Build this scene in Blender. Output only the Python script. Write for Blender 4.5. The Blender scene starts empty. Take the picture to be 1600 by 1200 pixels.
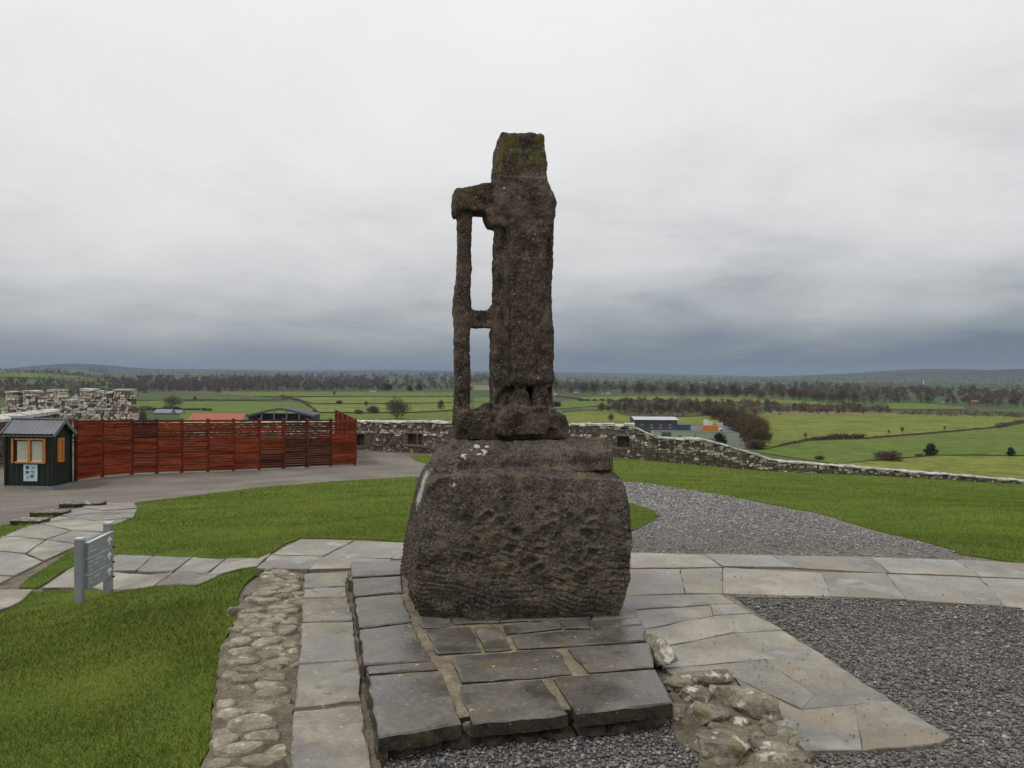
import bpy, math, random
import numpy as np
from mathutils import Vector, Matrix, noise as mnoise, geometry as mgeo
random.seed(7); rng = np.random.default_rng(7)
R = math.radians
S = bpy.context.scene
C = S.collection
# ------------------------------------------------------------------ camera
FPX, EYE = 1260.0, 1.7
PITCH, ROLL = R(0.773), R(0.45)
_f = Vector((0, math.cos(PITCH), -math.sin(PITCH)))
_u0 = Vector((0, math.sin(PITCH), math.cos(PITCH)))
_r = Vector((1, 0, 0)) * math.cos(ROLL) + _u0 * math.sin(ROLL)
_u = _u0 * math.cos(ROLL) - Vector((1, 0, 0)) * math.sin(ROLL)
cam = bpy.data.cameras.new('camera'); camo = bpy.data.objects.new('camera', cam); C.objects.link(camo)
cam.sensor_width = 36; cam.lens = 36 * FPX / 1600; cam.clip_start = 0.05; cam.clip_end = 60000
mw = Matrix((( _r.x, _u.x, -_f.x, 0), (_r.y, _u.y, -_f.y, 0), (_r.z, _u.z, -_f.z, EYE), (0, 0, 0, 1)))
camo.matrix_world = mw
S.camera = camo
# ------------------------------------------------------------------ sky, sun, exposure
SUN_EL, SUN_AZ = 60.0, 245.0       # azimuth clockwise from +Y
w = bpy.data.worlds.new('World'); S.world = w; w.use_nodes = True
nt = w.node_tree; N = nt.nodes; L = nt.links; N.clear()
def nd(t, **k):
    n = N.new(t)
    for a, b in k.items(): setattr(n, a, b)
    return n
def mathn(op, a, b=None, c=None, clamp=False):
    n = N.new('ShaderNodeMath'); n.operation = op; n.use_clamp = clamp
    for i, v in enumerate((a, b, c)):
        if v is None: continue
        if isinstance(v, (int, float)): n.inputs[i].default_value = v
        else: L.new(v, n.inputs[i])
    return n.outputs[0]
out = nd('ShaderNodeOutputWorld'); bg = nd('ShaderNodeBackground'); bg.inputs['Strength'].default_value = 0.1
sky = nd('ShaderNodeTexSky'); sky.sky_type = 'NISHITA'; sky.sun_disc = False
sky.sun_elevation = R(SUN_EL); sky.sun_rotation = R(SUN_AZ)
tc = nd('ShaderNodeTexCoord'); sp = nd('ShaderNodeSeparateXYZ'); L.new(tc.outputs['Generated'], sp.inputs[0])
X, Y, Z = sp.outputs
zc = mathn('MAXIMUM', Z, 0.0)
den = mathn('ADD', zc, 0.2)
cx = mathn('DIVIDE', X, den); cy = mathn('DIVIDE', Y, den)
cb = nd('ShaderNodeCombineXYZ'); L.new(cx, cb.inputs[0]); L.new(cy, cb.inputs[1])
n1 = nd('ShaderNodeTexNoise'); n1.inputs['Scale'].default_value = 0.95; n1.inputs['Detail'].default_value = 7; n1.inputs['Roughness'].default_value = 0.58
n1.inputs['Distortion'].default_value = 0.25
L.new(cb.outputs[0], n1.inputs['Vector'])
n2 = nd('ShaderNodeTexNoise'); n2.inputs['Scale'].default_value = 2.1; n2.inputs['Detail'].default_value = 3
L.new(tc.outputs['Generated'], n2.inputs['Vector'])
# cloud underside: darker, bluer rain band low over the plain, brighter overhead; the noise breaks its edge up
nn = mathn('SUBTRACT', n1.outputs[0], 0.5); nb = mathn('SUBTRACT', n2.outputs[0], 0.5)
el = mathn('ADD', zc, mathn('MULTIPLY', nb, 0.05))
amp = mathn('MULTIPLY_ADD', mathn('MINIMUM', zc, 0.4), 2.0, 0.04)
el = mathn('ADD', el, mathn('MULTIPLY', nn, amp))
el = mathn('SUBTRACT', el, mathn('MULTIPLY', mathn('MAXIMUM', X, -0.2), 0.055))
ramp = nd('ShaderNodeValToRGB'); L.new(el, ramp.inputs[0])
e = ramp.color_ramp.elements
stops = [(0.0, (.16, .205, .275)), (.02, (.27, .31, .355)), (.05, (.40, .43, .455)), (.09, (.60, .612, .622)), (.135, (.745, .748, .75)), (.19, (.85, .85, .848)), (.25, (.92, .917, .913)), (.34, (.965, .96, .955)), (.5, (1.02, 1.02, 1.02)), (1, (1.06, 1.06, 1.06))]
e[0].position = 0; e[0].color = (*stops[0][1], 1); e[1].position = 1; e[1].color = (*stops[-1][1], 1)
for p, c in stops[1:-1]:
    q = e.new(p); q.color = (*c, 1)
sc = nd('ShaderNodeVectorMath'); sc.operation = 'SCALE'; sc.inputs['Scale'].default_value = 9.3; L.new(ramp.outputs[0], sc.inputs[0])
mx = nd('ShaderNodeMix'); mx.data_type = 'RGBA'; mx.inputs[0].default_value = 0.94
L.new(sky.outputs[0], mx.inputs[6]); L.new(sc.outputs[0], mx.inputs[7]); L.new(mx.outputs[2], bg.inputs['Color']); L.new(bg.outputs[0], out.inputs[0])
sl = bpy.data.lights.new('sun', 'SUN'); sl.energy = 1.2; sl.angle = R(10); sl.color = (1, .97, .92)
so = bpy.data.objects.new('sun', sl); C.objects.link(so)
sd = Vector((math.sin(R(SUN_AZ)) * math.cos(R(SUN_EL)), math.cos(R(SUN_AZ)) * math.cos(R(SUN_EL)), math.sin(R(SUN_EL))))
so.rotation_euler = sd.to_track_quat('Z', 'Y').to_euler(); so.location = (0, -5, 20)
S.view_settings.view_transform = 'Standard'; S.view_settings.look = 'None'; S.view_settings.exposure = 0; S.view_settings.gamma = 1
S.view_settings.use_curve_mapping = False
S.render.engine = 'CYCLES'; S.cycles.max_bounces = 6; S.cycles.use_denoising = True
S.cycles.volume_bounces = 0
HAZE_DENSITY = 6.0e-5
# ------------------------------------------------------------------ helpers
def ray(px, py):
    return _r * ((px - 800) / FPX) + _u * ((600 - py) / FPX) + _f
def on_z(px, py, z):
    d = ray(px, py); t = (z - EYE) / d.z
    return Vector((d.x * t, d.y * t, z))
def at(px, py, d):
    v = ray(px, py); t = d / v.y
    return Vector((v.x * t, d, EYE + v.z * t))
PZ = -42.0
def on_plain(px, py, z=PZ): return on_z(px, py, z)

def blank(name, loc):
    o = bpy.data.objects.new(name, None); o.location = loc; o.empty_display_size = .2; C.objects.link(o); return o
def tag(o, label=None, cat=None, group=None, kind=None):
    if label: o['label'] = label
    if cat: o['category'] = cat
    if group: o['group'] = group
    if kind: o['kind'] = kind
    return o
def thing(name, label, cat, loc, group=None): return tag(blank(name, loc), label, cat, group)
def mesh(name, V, F, m, parent=None, cols=None, smooth=False, origin=None, attrs=None, kind=None):
    V = np.asarray(V, dtype=np.float64).reshape(-1, 3)
    if origin is None:
        mn, mxx = V.min(0), V.max(0); origin = Vector(((mn[0] + mxx[0]) / 2, (mn[1] + mxx[1]) / 2, mn[2]))
    origin = Vector(origin)
    Vl = V - np.array(origin)
    me = bpy.data.meshes.new(name)
    if isinstance(F, np.ndarray):
        n, k = F.shape
        me.vertices.add(len(Vl)); me.vertices.foreach_set('co', Vl.astype(np.float32).ravel())
        me.loops.add(n * k); me.loops.foreach_set('vertex_index', F.astype(np.int32).ravel())
        me.polygons.add(n); me.polygons.foreach_set('loop_start', np.arange(0, n * k, k, dtype=np.int32))
        me.update(calc_edges=True)
    else:
        me.from_pydata(Vl.tolist(), [], [tuple(int(i) for i in f) for f in F]); me.update()
    if cols is not None:
        cols = np.asarray(cols, dtype=np.float32)
        a = me.color_attributes.new('Col', 'FLOAT_COLOR', 'POINT')
        c4 = np.ones((len(Vl), 4), dtype=np.float32); c4[:, :3] = cols; a.data.foreach_set('color', c4.ravel())
    if attrs:
        for an, av in attrs.items():
            a = me.attributes.new(an, 'FLOAT', 'POINT'); a.data.foreach_set('value', np.asarray(av, dtype=np.float32))
    if smooth: me.polygons.foreach_set('use_smooth', np.ones(len(me.polygons), dtype=bool))
    if m is not None: me.materials.append(m)
    o = bpy.data.objects.new(name, me); C.objects.link(o)
    if parent is not None:
        o.parent = parent
        p = Vector(parent.location); q = parent.parent
        while q is not None: p += Vector(q.location); q = q.parent
        o.location = origin - p
    else: o.location = origin
    if kind: o['kind'] = kind
    return o
def copy_tree(o, parent=None):
    c = o.copy(); C.objects.link(c)
    if parent: c.parent = parent
    for ch in o.children: copy_tree(ch, c)
    return c
class MB:
    def __init__(s): s.V = []; s.F = []; s.C = []
    def add(s, V, F, col=None):
        b = len(s.V); s.V += [tuple(v) for v in V]; s.F += [tuple(i + b for i in f) for f in F]
        if col is not None: s.C += [tuple(col)] * len(V)
        return s
    def box(s, c, h, ax=None, col=None, jit=0):
        c = Vector(c); ax = ax or (Vector((1, 0, 0)), Vector((0, 1, 0)), Vector((0, 0, 1)))
        V = []
        for k in (-1, 1):
            for (i, j) in ((-1, -1), (1, -1), (1, 1), (-1, 1)):
                v = c + ax[0] * (i * h[0]) + ax[1] * (j * h[1]) + ax[2] * (k * h[2])
                if jit: v = v + Vector((random.uniform(-jit, jit), random.uniform(-jit, jit), random.uniform(-jit, jit)))
                V.append(v)
        return s.add(V, [(3, 2, 1, 0), (4, 5, 6, 7), (0, 1, 5, 4), (1, 2, 6, 5), (2, 3, 7, 6), (3, 0, 4, 7)], col)
    def tube(s, p0, p1, r0, r1, n=6, col=None, cap=True):
        p0 = Vector(p0); p1 = Vector(p1); d = (p1 - p0).normalized()
        a = d.orthogonal().normalized(); b = d.cross(a); V = []
        for p, r in ((p0, r0), (p1, r1)):
            for i in range(n):
                t = 2 * math.pi * i / n; V.append(p + a * (r * math.cos(t)) + b * (r * math.sin(t)))
        F = [(i, (i + 1) % n, n + (i + 1) % n, n + i) for i in range(n)]
        if cap: F += [tuple(range(n - 1, -1, -1)), tuple(range(n, 2 * n))]
        return s.add(V, F, col)
    def build(s, name, m, parent=None, **k):
        return mesh(name, s.V, s.F, m, parent, cols=s.C if s.C else None, **k)
# numpy gradient noise
_perm = rng.permutation(256).astype(np.int64); _perm = np.concatenate([_perm, _perm, _perm])
_grad = rng.normal(size=(256, 3)); _grad /= np.linalg.norm(_grad, axis=1)[:, None]
def pnoise(P):
    P = np.asarray(P, dtype=np.float64); i = np.floor(P).astype(np.int64); f = P - i; i &= 255
    u = f * f * f * (f * (f * 6 - 15) + 10); r = 0
    for dx in (0, 1):
        for dy in (0, 1):
            for dz in (0, 1):
                h = _perm[_perm[_perm[(i[:, 0] + dx) & 255] + ((i[:, 1] + dy) & 255)] + ((i[:, 2] + dz) & 255)]
                g = _grad[h & 255]
                d = (g * (f - np.array([dx, dy, dz]))).sum(1)
                wx = u[:, 0] if dx else 1 - u[:, 0]; wy = u[:, 1] if dy else 1 - u[:, 1]; wz = u[:, 2] if dz else 1 - u[:, 2]
                r = r + d * wx * wy * wz
    return r * 1.6
def fbm(P, oct=4, gain=.5, lac=2.03):
    a = 1; s = 0; Q = np.array(P, dtype=np.float64)
    for _ in range(oct): s = s + a * pnoise(Q); Q = Q * lac + 17.3; a *= gain
    return s
# ------------------------------------------------------------------ materials
def pmat(name, c1, c2, scale=3., detail=6., rough=.85, bump=.3, bscale=40., bdist=.01, attr=False, rnd=0., spots=(), wet=None,
         stretch=None, spec=.35, lo=.35, hi=.65, fine=0., metal=0., strokes=None, bump2=None):
    m = bpy.data.materials.new(name); m.use_nodes = True; nt = m.node_tree; N = nt.nodes; L = nt.links
    b = N['Principled BSDF']; b.inputs['Roughness'].default_value = rough; b.inputs['Specular IOR Level'].default_value = spec; b.inputs['Metallic'].default_value = metal
    tc = N.new('ShaderNodeTexCoord'); vec = tc.outputs['Object']
    oi = N.new('ShaderNodeObjectInfo')
    if rnd:
        ml = N.new('ShaderNodeVectorMath'); ml.operation = 'SCALE'; ml.inputs[0].default_value = (37, 91, 53); L.new(oi.outputs['Random'], ml.inputs['Scale'])
        ad = N.new('ShaderNodeVectorMath'); ad.operation = 'ADD'; L.new(vec, ad.inputs[0]); L.new(ml.outputs[0], ad.inputs[1]); vec = ad.outputs[0]
    if stretch:
        mp = N.new('ShaderNodeMapping'); mp.inputs['Scale'].default_value = stretch; L.new(vec, mp.inputs[0]); svec = mp.outputs[0]
    else: svec = vec
    def noise(sc, det=detail, v=None, rgh=.55):
        n = N.new('ShaderNodeTexNoise'); n.inputs['Scale'].default_value = sc; n.inputs['Detail'].default_value = det; n.inputs['Roughness'].default_value = rgh
        L.new(v or vec, n.inputs['Vector']); return n.outputs[0]
    def rng_(x, a, c, t0=0., t1=1.):
        r = N.new('ShaderNodeMapRange'); r.clamp = True
        L.new(x, r.inputs[0]); r.inputs[1].default_value = a; r.inputs[2].default_value = c; r.inputs[3].default_value = t0; r.inputs[4].default_value = t1; return r.outputs[0]
    def mix(f, a, c, mode='MIX'):
        x = N.new('ShaderNodeMix'); x.data_type = 'RGBA'; x.blend_type = mode
        if isinstance(f, (int, float)): x.inputs[0].default_value = f
        else: L.new(f, x.inputs[0])
        for k, v in ((6, a), (7, c)):
            if isinstance(v, tuple): x.inputs[k].default_value = (*v, 1)
            else: L.new(v, x.inputs[k])
        return x.outputs[2]
    col = mix(rng_(noise(scale, v=svec), lo, hi), c1, c2)
    if fine:
        g = rng_(noise(bscale * 1.3, 3), .3, .7, 1 - fine, 1 + fine)
        vm = N.new('ShaderNodeVectorMath'); vm.operation = 'SCALE'; L.new(col, vm.inputs[0]); L.new(g, vm.inputs['Scale']); col = vm.outputs[0]
    if attr:
        at_ = N.new('ShaderNodeAttribute'); at_.attribute_name = 'Col'; col = mix(1., col, at_.outputs['Color'], 'MULTIPLY')
    if rnd:
        g = rng_(oi.outputs['Random'], 0, 1, 1 - rnd, 1 + rnd)
        vm = N.new('ShaderNodeVectorMath'); vm.operation = 'SCALE'; L.new(col, vm.inputs[0]); L.new(g, vm.inputs['Scale']); col = vm.outputs[0]
    for (sc_, ss, a, c) in spots:
        if isinstance(ss, str):
            at2 = N.new('ShaderNodeAttribute'); at2.attribute_name = ss
            f = rng_(at2.outputs['Fac'], a, c)
        else: f = rng_(noise(ss, 4), a, c)
        col = mix(f, col, sc_)
    if wet:
        f = rng_(noise(wet[0], 3), wet[1], wet[2])
        col = mix(f, col, mix(1., col, (.66, .67, .69), 'MULTIPLY'))
        L.new(rng_(f, 0, 1, rough, wet[3] if len(wet) > 3 else .12), b.inputs['Roughness'])
    L.new(col, b.inputs['Base Color'])
    if strokes:
        mp2 = N.new('ShaderNodeMapping'); mp2.inputs['Rotation'].default_value = (0, strokes[1], 0); L.new(vec, mp2.inputs[0])
        mp3 = N.new('ShaderNodeMapping'); mp3.inputs['Scale'].default_value = (strokes[2], strokes[2], strokes[0]); L.new(mp2.outputs[0], mp3.inputs[0])
        sn = N.new('ShaderNodeTexNoise'); sn.inputs['Scale'].default_value = 1; sn.inputs['Detail'].default_value = 3; L.new(mp3.outputs[0], sn.inputs['Vector'])
        sz_ = N.new('ShaderNodeSeparateXYZ'); L.new(tc.outputs['Object'], sz_.inputs[0]); msk = rng_(sz_.outputs[2], .55, .80, 1., .15)
        mm = N.new('ShaderNodeMath'); mm.operation = 'MULTIPLY'; L.new(msk, mm.inputs[0]); L.new(rng_(noise(2.6, 3), .38, .6), mm.inputs[1]); msk = mm.outputs[0]
        s0 = N.new('ShaderNodeMath'); s0.operation = 'SUBTRACT'; L.new(sn.outputs[0], s0.inputs[0]); s0.inputs[1].default_value = .5
        s1 = N.new('ShaderNodeMath'); s1.operation = 'MULTIPLY'; L.new(s0.outputs[0], s1.inputs[0]); L.new(msk, s1.inputs[1])
        g = rng_(s1.outputs[0], -.14, .14, .80, 1.2); vm = N.new('ShaderNodeVectorMath'); vm.operation = 'SCALE'; L.new(col, vm.inputs[0]); L.new(g, vm.inputs['Scale']); L.new(vm.outputs[0], b.inputs['Base Color'])
    if bump:
        bp = N.new('ShaderNodeBump'); bp.inputs['Strength'].default_value = bump; bp.inputs['Distance'].default_value = bdist
        h = noise(bscale, 8, rgh=.65)
        if bump2:
            h2 = noise(bump2[0], 4)
            ma = N.new('ShaderNodeMath'); ma.operation = 'MULTIPLY_ADD'; L.new(h2, ma.inputs[0]); ma.inputs[1].default_value = bump2[1]; L.new(h, ma.inputs[2]); h = ma.outputs[0]
        if strokes:
            ma = N.new('ShaderNodeMath'); ma.operation = 'MULTIPLY_ADD'; L.new(s1.outputs[0], ma.inputs[0]); ma.inputs[1].default_value = strokes[3]; L.new(h, ma.inputs[2]); h = ma.outputs[0]
        L.new(h, bp.inputs['Height']); L.new(bp.outputs[0], b.inputs['Normal'])
    return m
def plain_mat(name, c, rough=.6, metal=0., spec=.4):
    return pmat(name, c, tuple(x * .82 for x in c), scale=6, rough=rough, bump=.05, bscale=60, metal=metal, spec=spec)
WHITE_LICHEN = (.55, .54, .49)
MT = {}
MT['cross'] = pmat('dark_carved_stone', (.030, .023, .018), (.122, .094, .070), scale=9, lo=.32, hi=.72, rough=.9, bump=.8, bscale=60, bdist=.02, fine=.68, spec=.2, bump2=(14, 1.2),
    spots=(((.165, .13, .095), 3.5, .50, .80), ((.16, .125, .09), 13, .58, .8), ((.10, .095, .03), 'moss', .25, 1.1), ((.25, .21, .165), 80, .59, .71), ((.42, .41, .37), 'lichen', .40, .55)))
MT['boulder'] = pmat('dark_boulder_stone', (.034, .028, .023), (.132, .106, .083), scale=7, lo=.3, hi=.72, rough=.88, bump=.85, bscale=50, bdist=.022, fine=.7, spec=.22, strokes=(48, -.16, 5.5, 2.0), bump2=(11, 1.3),
    spots=(((.15, .112, .07), 9, .56, .74), ((.27, .225, .175), 70, .60, .73), ((.46, .45, .42), 'streak', .2, .75), ((.55, .54, .50), 'lichen', .4, .6)))
MT['slab'] = pmat('wet_slate_slab', (.098, .09, .078), (.162, .145, .118), scale=4.2, rough=.42, bump=.4, bscale=30, bdist=.008, rnd=.22, fine=.2, spec=.33,
    spots=(((.13, .10, .065), 5, .56, .70), ((.27, .24, .18), 30, .64, .70), ((.46, .44, .38), 22, .70, .73), ((.035, .033, .03), 60, .70, .74)), wet=(2.4, .46, .56, .16))
MT['slabside'] = pmat('dark_mossy_edge', (.018, .016, .011), (.05, .043, .028), scale=12, rough=.8, bump=.7, bscale=40, bdist=.02, fine=.4, spots=(((.05, .055, .015), 8, .58, .7), ((.22, .2, .15), 30, .66, .72)))  # slab and tread sides, much darker than the tops, with moss-green spots
MT['step'] = pmat('pale_step_flag', (.175, .156, .122), (.275, .248, .196), scale=4.5, rough=.6, bump=.4, bscale=30, bdist=.006, rnd=.15, fine=.12, spec=.4,
    spots=(((.17, .135, .09), 7, .54, .66), ((.40, .38, .32), 24, .64, .70), ((.06, .055, .045), 50, .70, .74)), wet=(2.0, .5, .525, .16))
MT['flag'] = pmat('pale_paving_flag', (.17, .15, .115), (.30, .27, .21), scale=2.0, rough=.4, bump=.4, bscale=26, bdist=.008, rnd=.24, fine=.18, spec=.36,
    spots=(((.225, .165, .10), 1.5, .52, .72), ((.38, .355, .285), 2.6, .55, .68), ((.05, .045, .04), 48, .68, .73)), wet=(1.3, .45, .58, .2))
MT['joint'] = pmat('damp_joint', (.13, .112, .082), (.21, .185, .14), scale=8, rough=.9, bump=.5, bscale=40, fine=.3)
MT['mortar'] = pmat('lime_mortar', (.13, .108, .07), (.225, .19, .13), scale=8, rough=.9, bump=.5, bscale=40, bdist=.012, fine=.3)
MT['cobble'] = pmat('rubble_cobble', (.145, .122, .086), (.285, .25, .185), scale=11, rough=.75, bump=.5, bscale=40, bdist=.012, rnd=.22, fine=.25, spots=(((.46, .43, .35), 16, .60, .68), ((.09, .075, .05), 14, .62, .72)))
MT['bed'] = pmat('gritty_mortar_bed', (.085, .07, .048), (.185, .152, .106), scale=7, rough=.85, bump=.7, bscale=50, bdist=.015, fine=.4)
MT['rubble'] = pmat('lichened_rubble', (.12, .1, .07), (.25, .22, .165), scale=8, rough=.85, bump=.6, bscale=35, bdist=.02, rnd=.2, fine=.3, spots=(((.5, .48, .4), 9, .58, .64), ((.08, .08, .02), 5, .6, .72)))
MT['under'] = pmat('wet_stone_gap_shade', (.03, .025, .018), (.075, .055, .03), scale=10, rough=.5, bump=.6, bscale=35, bdist=.02, fine=.3)  # wet stones; also colours in the shade of the gap under the slabs
MT['gravelbed'] = pmat('gravel_ground', (.125, .109, .088), (.20, .178, .148), scale=.6, rough=.85, bump=.6, bscale=90, bdist=.02, fine=.5, spots=(((.36, .34, .32), 130, .62, .70), ((.05, .05, .052), 110, .62, .7)))
MT['stone'] = pmat('gravel_stone', (1, 1, 1), (.8, .8, .8), scale=60, rough=.6, bump=0, attr=True)
MT['soil'] = pmat('lawn_soil', (.078, .118, .016), (.115, .15, .022), scale=1.1, rough=.95, bump=.5, bscale=60, bdist=.03, fine=.3, spec=.1, spots=(((.135, .155, .022), .5, .5, .75),))
MT['blade'] = pmat('grass_blade', (1, 1, 1), (.75, .8, .7), scale=.8, rough=.6, bump=0, attr=True, spec=.2)
MT['earth'] = pmat('earth', (.05, .04, .025), (.08, .06, .04), scale=4, rough=.95, bump=.5, bscale=30)
MT['wallstone'] = pmat('rubble_wall_stone', (1.35, 1.3, 1.22), (.85, .81, .75), scale=6, rough=.9, bump=.5, bscale=12, bdist=.04, attr=True, fine=.3)
MT['wallcore'] = pmat('wall_core_mortar', (.085, .07, .058), (.14, .12, .1), scale=3, rough=.95, bump=.5, bscale=12, bdist=.03)
MT['coping'] = pmat('lichened_coping', (.40, .385, .345), (.58, .57, .52), scale=3, rough=.85, bump=.4, bscale=12, bdist=.03, rnd=.12, fine=.2, spots=(((.2, .18, .15), 5, .56, .7),))
MT['fence'] = pmat('red_stained_timber', (.10, .02, .009), (.26, .047, .016), scale=1.6, stretch=(.8, .8, 9), rough=.85, bump=.3, bscale=20, rnd=.34, fine=.2, spec=.12)
MT['fencedark'] = pmat('dark_stained_timber', (.04, .012, .009), (.115, .03, .017), scale=1.6, stretch=(.8, .8, 9), rough=.85, bump=.3, bscale=20, rnd=.3, fine=.2, spec=.12)
MT['fencepost'] = pmat('red_stained_post', (.075, .016, .010), (.15, .035, .016), scale=3, rough=.6, bump=.3, bscale=20, rnd=.2)
MT['hutwall'] = pmat('dark_green_board', (.007, .014, .008), (.012, .022, .012), scale=3, rough=.55, bump=.2, bscale=30)
MT['hutroof'] = pmat('grey_sheet_tile', (.13, .14, .155), (.17, .18, .2), scale=2, rough=.45, bump=.1, bscale=20)
MT['black'] = plain_mat('black_paint', (.008, .008, .01))
MT['orange'] = pmat('orange_timber', (.42, .15, .03), (.55, .22, .05), scale=4, stretch=(1, 1, 6), rough=.5, bump=.2, bscale=25)
MT['blind'] = plain_mat('pale_blind', (.42, .43, .34), .8)
MT['white'] = plain_mat('white_paint', (.75, .75, .73))
MT['poster'] = plain_mat('poster_paper', (.52, .62, .66))
MT['postblue'] = plain_mat('poster_photo', (.05, .13, .2)); MT['postdark'] = plain_mat('poster_photo_dark', (.03, .05, .08)); MT['postpale'] = plain_mat('poster_photo_pale', (.25, .42, .5))
MT['grey'] = plain_mat('grey_plinth', (.2, .21, .22), .7)
MT['signpost'] = plain_mat('grey_sign_post', (.235, .255, .275), .45)
MT['signboard'] = plain_mat('grey_sign_board', (.28, .31, .31), .45)
MT['signedge'] = plain_mat('sign_board_edge', (.55, .57, .57), .4)
MT['sign_text'] = plain_mat('sign_lettering', (.72, .74, .74), .5)
MT['glass'] = plain_mat('window_glass', (.02, .02, .025), .1, spec=.6)
g = MT['glass']
# ------------------------------------------------------------------ hilltop terrain (smooth surface through surveyed points)
CTRL = []
def cz(px, py, d):
    v = at(px, py, d); CTRL.append((v.x, v.y, v.z))
for x, y in ((-1.5, 4), (-1.2, 6), (-1, 7.6), (0, 2.5), (1.5, 3), (3, 4), (1, 6), (3.2, 6), (5.2, 6.6), (1.5, 8), (3, 8), (0, 8), (-.2, 5), (0, -8), (8, 3)):
    CTRL.append((x, y, 0.0))
CTRL += [(-4, -8, -.35), (-12, -8, -1.2), (-12, 0, -1.1), (12, -8, 0), (14, 4, -.3), (-25, -5, -2)]
for a in ((300, 895, 7.6), (130, 900, 8.4), (124, 946, 7.2), (170, 933, 7.6), (0, 890, 9.0), (100, 830, 11.6), (0, 845, 11.2), (216, 795, 15.2), (90, 800, 14.9), (20, 818, 13.6), (46, 764, 26), (110, 757, 27.3),
          (115, 748, 27.5), (340, 737, 31), (555, 727, 35), (640, 713, 41), (600, 705, 44), (650, 745, 27), (400, 762, 23.5), (400, 820, 11.6), (560, 800, 14), (970, 717, 40), (990, 756, 23), (1030, 808, 11.6), (1100, 786, 16), (1300, 830, 10.4),
          (1400, 800, 14.5), (1600, 800, 14), (1200, 760, 25), (1200, 738, 41), (1400, 747, 42.5), (1600, 759, 45), (1600, 775, 27), (340, 950, 5.8), (100, 1100, 4.5), (0, 1200, 3.75), (0, 965, 6.8), (-200, 1000, 6.1), (-200, 850, 11.6), (-300, 770, 24), (1900, 830, 12), (1900, 780, 40), (1500, 868, 7.6)):
    cz(*a)
_P = np.array(CTRL)
def _U(r2): return np.where(r2 > 0, r2 * np.log(np.maximum(r2, 1e-12)), 0)
def _tps(P, lam=.4):
    n = len(P); K = _U(((P[:, None, :2] - P[None, :, :2]) ** 2).sum(-1)) + lam * np.eye(n)
    Q = np.c_[np.ones(n), P[:, :2]]
    A = np.block([[K, Q], [Q.T, np.zeros((3, 3))]])
    return np.linalg.solve(A, np.r_[P[:, 2], 0, 0, 0])
_W = _tps(_P)
def yedge(x):      # line where the hilltop ends and the crag falls away
    x = np.asarray(x, dtype=float)
    return np.interp(x, [-90, -34, -14, -6, 6, 12, 30, 60, 90], [52, 52, 54, 46.5, 42, 43.5, 47.6, 54, 60])
def TZ(x, y):
    x = np.atleast_1d(np.asarray(x, dtype=float)); y = np.atleast_1d(np.asarray(y, dtype=float))
    xc = np.clip(x, -30, 34); yc = np.minimum(np.clip(y, -9, 60), yedge(xc))
    Q = np.c_[xc, yc]
    z = np.empty(len(xc))
    for i in range(0, len(xc), 20000):
        q = Q[i:i + 20000]
        z[i:i + 20000] = _U(((q[:, None] - _P[None, :, :2]) ** 2).sum(-1)) @ _W[:-3] + _W[-3] + q @ _W[-2:]
    over = np.maximum(0, y - yedge(x)); z = z - .95 * np.maximum(over - .6, 0) - .5 * np.minimum(over, 1)
    side = np.maximum(0, np.abs(x) - 46) + np.maximum(0, -y - 25)
    return z - .8 * side
def T1(x, y): return float(TZ([x], [y])[0])
_ds = np.concatenate([np.arange(1.5, 12, .1), np.arange(12, 60, .25)])
def PT(px, py):
    v = ray(px, py); X = v.x / v.y * _ds; Zr = EYE + v.z / v.y * _ds
    g = Zr - TZ(X, _ds); k = np.nonzero(g < 0)[0]
    if len(k) == 0 or k[0] == 0: return at(px, py, _ds[-1] if len(k) == 0 else _ds[0])
    k = k[0]; t = g[k - 1] / (g[k - 1] - g[k]); d = _ds[k - 1] + t * (_ds[k] - _ds[k - 1])
    p = at(px, py, d); return p
# base sheet of the hilltop
gx = np.unique(np.r_[np.arange(-100, -20, 4), np.arange(-20, 22, .5), np.arange(22, 101, 4)])
gy = np.unique(np.r_[np.arange(-70, -8, 4), np.arange(-8, 30, .5), np.arange(30, 62, .75), np.arange(62, 130, 4)])
GX, GY = np.meshgrid(gx, gy); V = np.c_[GX.ravel(), GY.ravel(), TZ(GX.ravel(), GY.ravel())]
V[:, 2] += .012 * fbm(np.c_[V[:, 0] * .9, V[:, 1] * .9, V[:, 0] * 0], 3) * (V[:, 1] > 9)
nx, ny = len(gx), len(gy)
I = np.arange(nx * ny).reshape(ny, nx)
F = np.stack([I[:-1, :-1], I[:-1, 1:], I[1:, 1:], I[1:, :-1]], -1).reshape(-1, 4)
o = mesh('ground', V, F, MT['gravelbed'], smooth=True, origin=(0, 0, 0)); tag(o, 'grey and brown gravel ground of the hilltop round the lawns', 'ground', kind='structure')

def inpoly(P, poly):
    x, y = P[:, 0], P[:, 1]; r = np.zeros(len(P), bool); n = len(poly)
    for i in range(n):
        x0, y0 = poly[i][:2]; x1, y1 = poly[i - 1][:2]
        c = ((y0 > y) != (y1 > y)); xx = (x1 - x0) * (y - y0) / ((y1 - y0) if y1 != y0 else 1e-9) + x0
        r ^= c & (x < xx)
    return r
def densify(poly, k=.022, jit=.012):
    Q = []
    n = len(poly)
    for i in range(n):
        a = Vector(poly[i][:2]); b = Vector(poly[(i + 1) % n][:2])
        d = max(a.length, 2.5); m = max(1, int((b - a).length / (k * d)))
        nrm = Vector((-(b - a).y, (b - a).x)); nrm.normalize()
        for j in range(m):
            p = a.lerp(b, j / m)
            s = mnoise.noise(Vector((p.x * 2.2, p.y * 2.2, 3))) * 3 + mnoise.noise(Vector((p.x * 9, p.y * 9, 1)))
            Q.append(p + nrm * (s * jit))
    return Q
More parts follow.
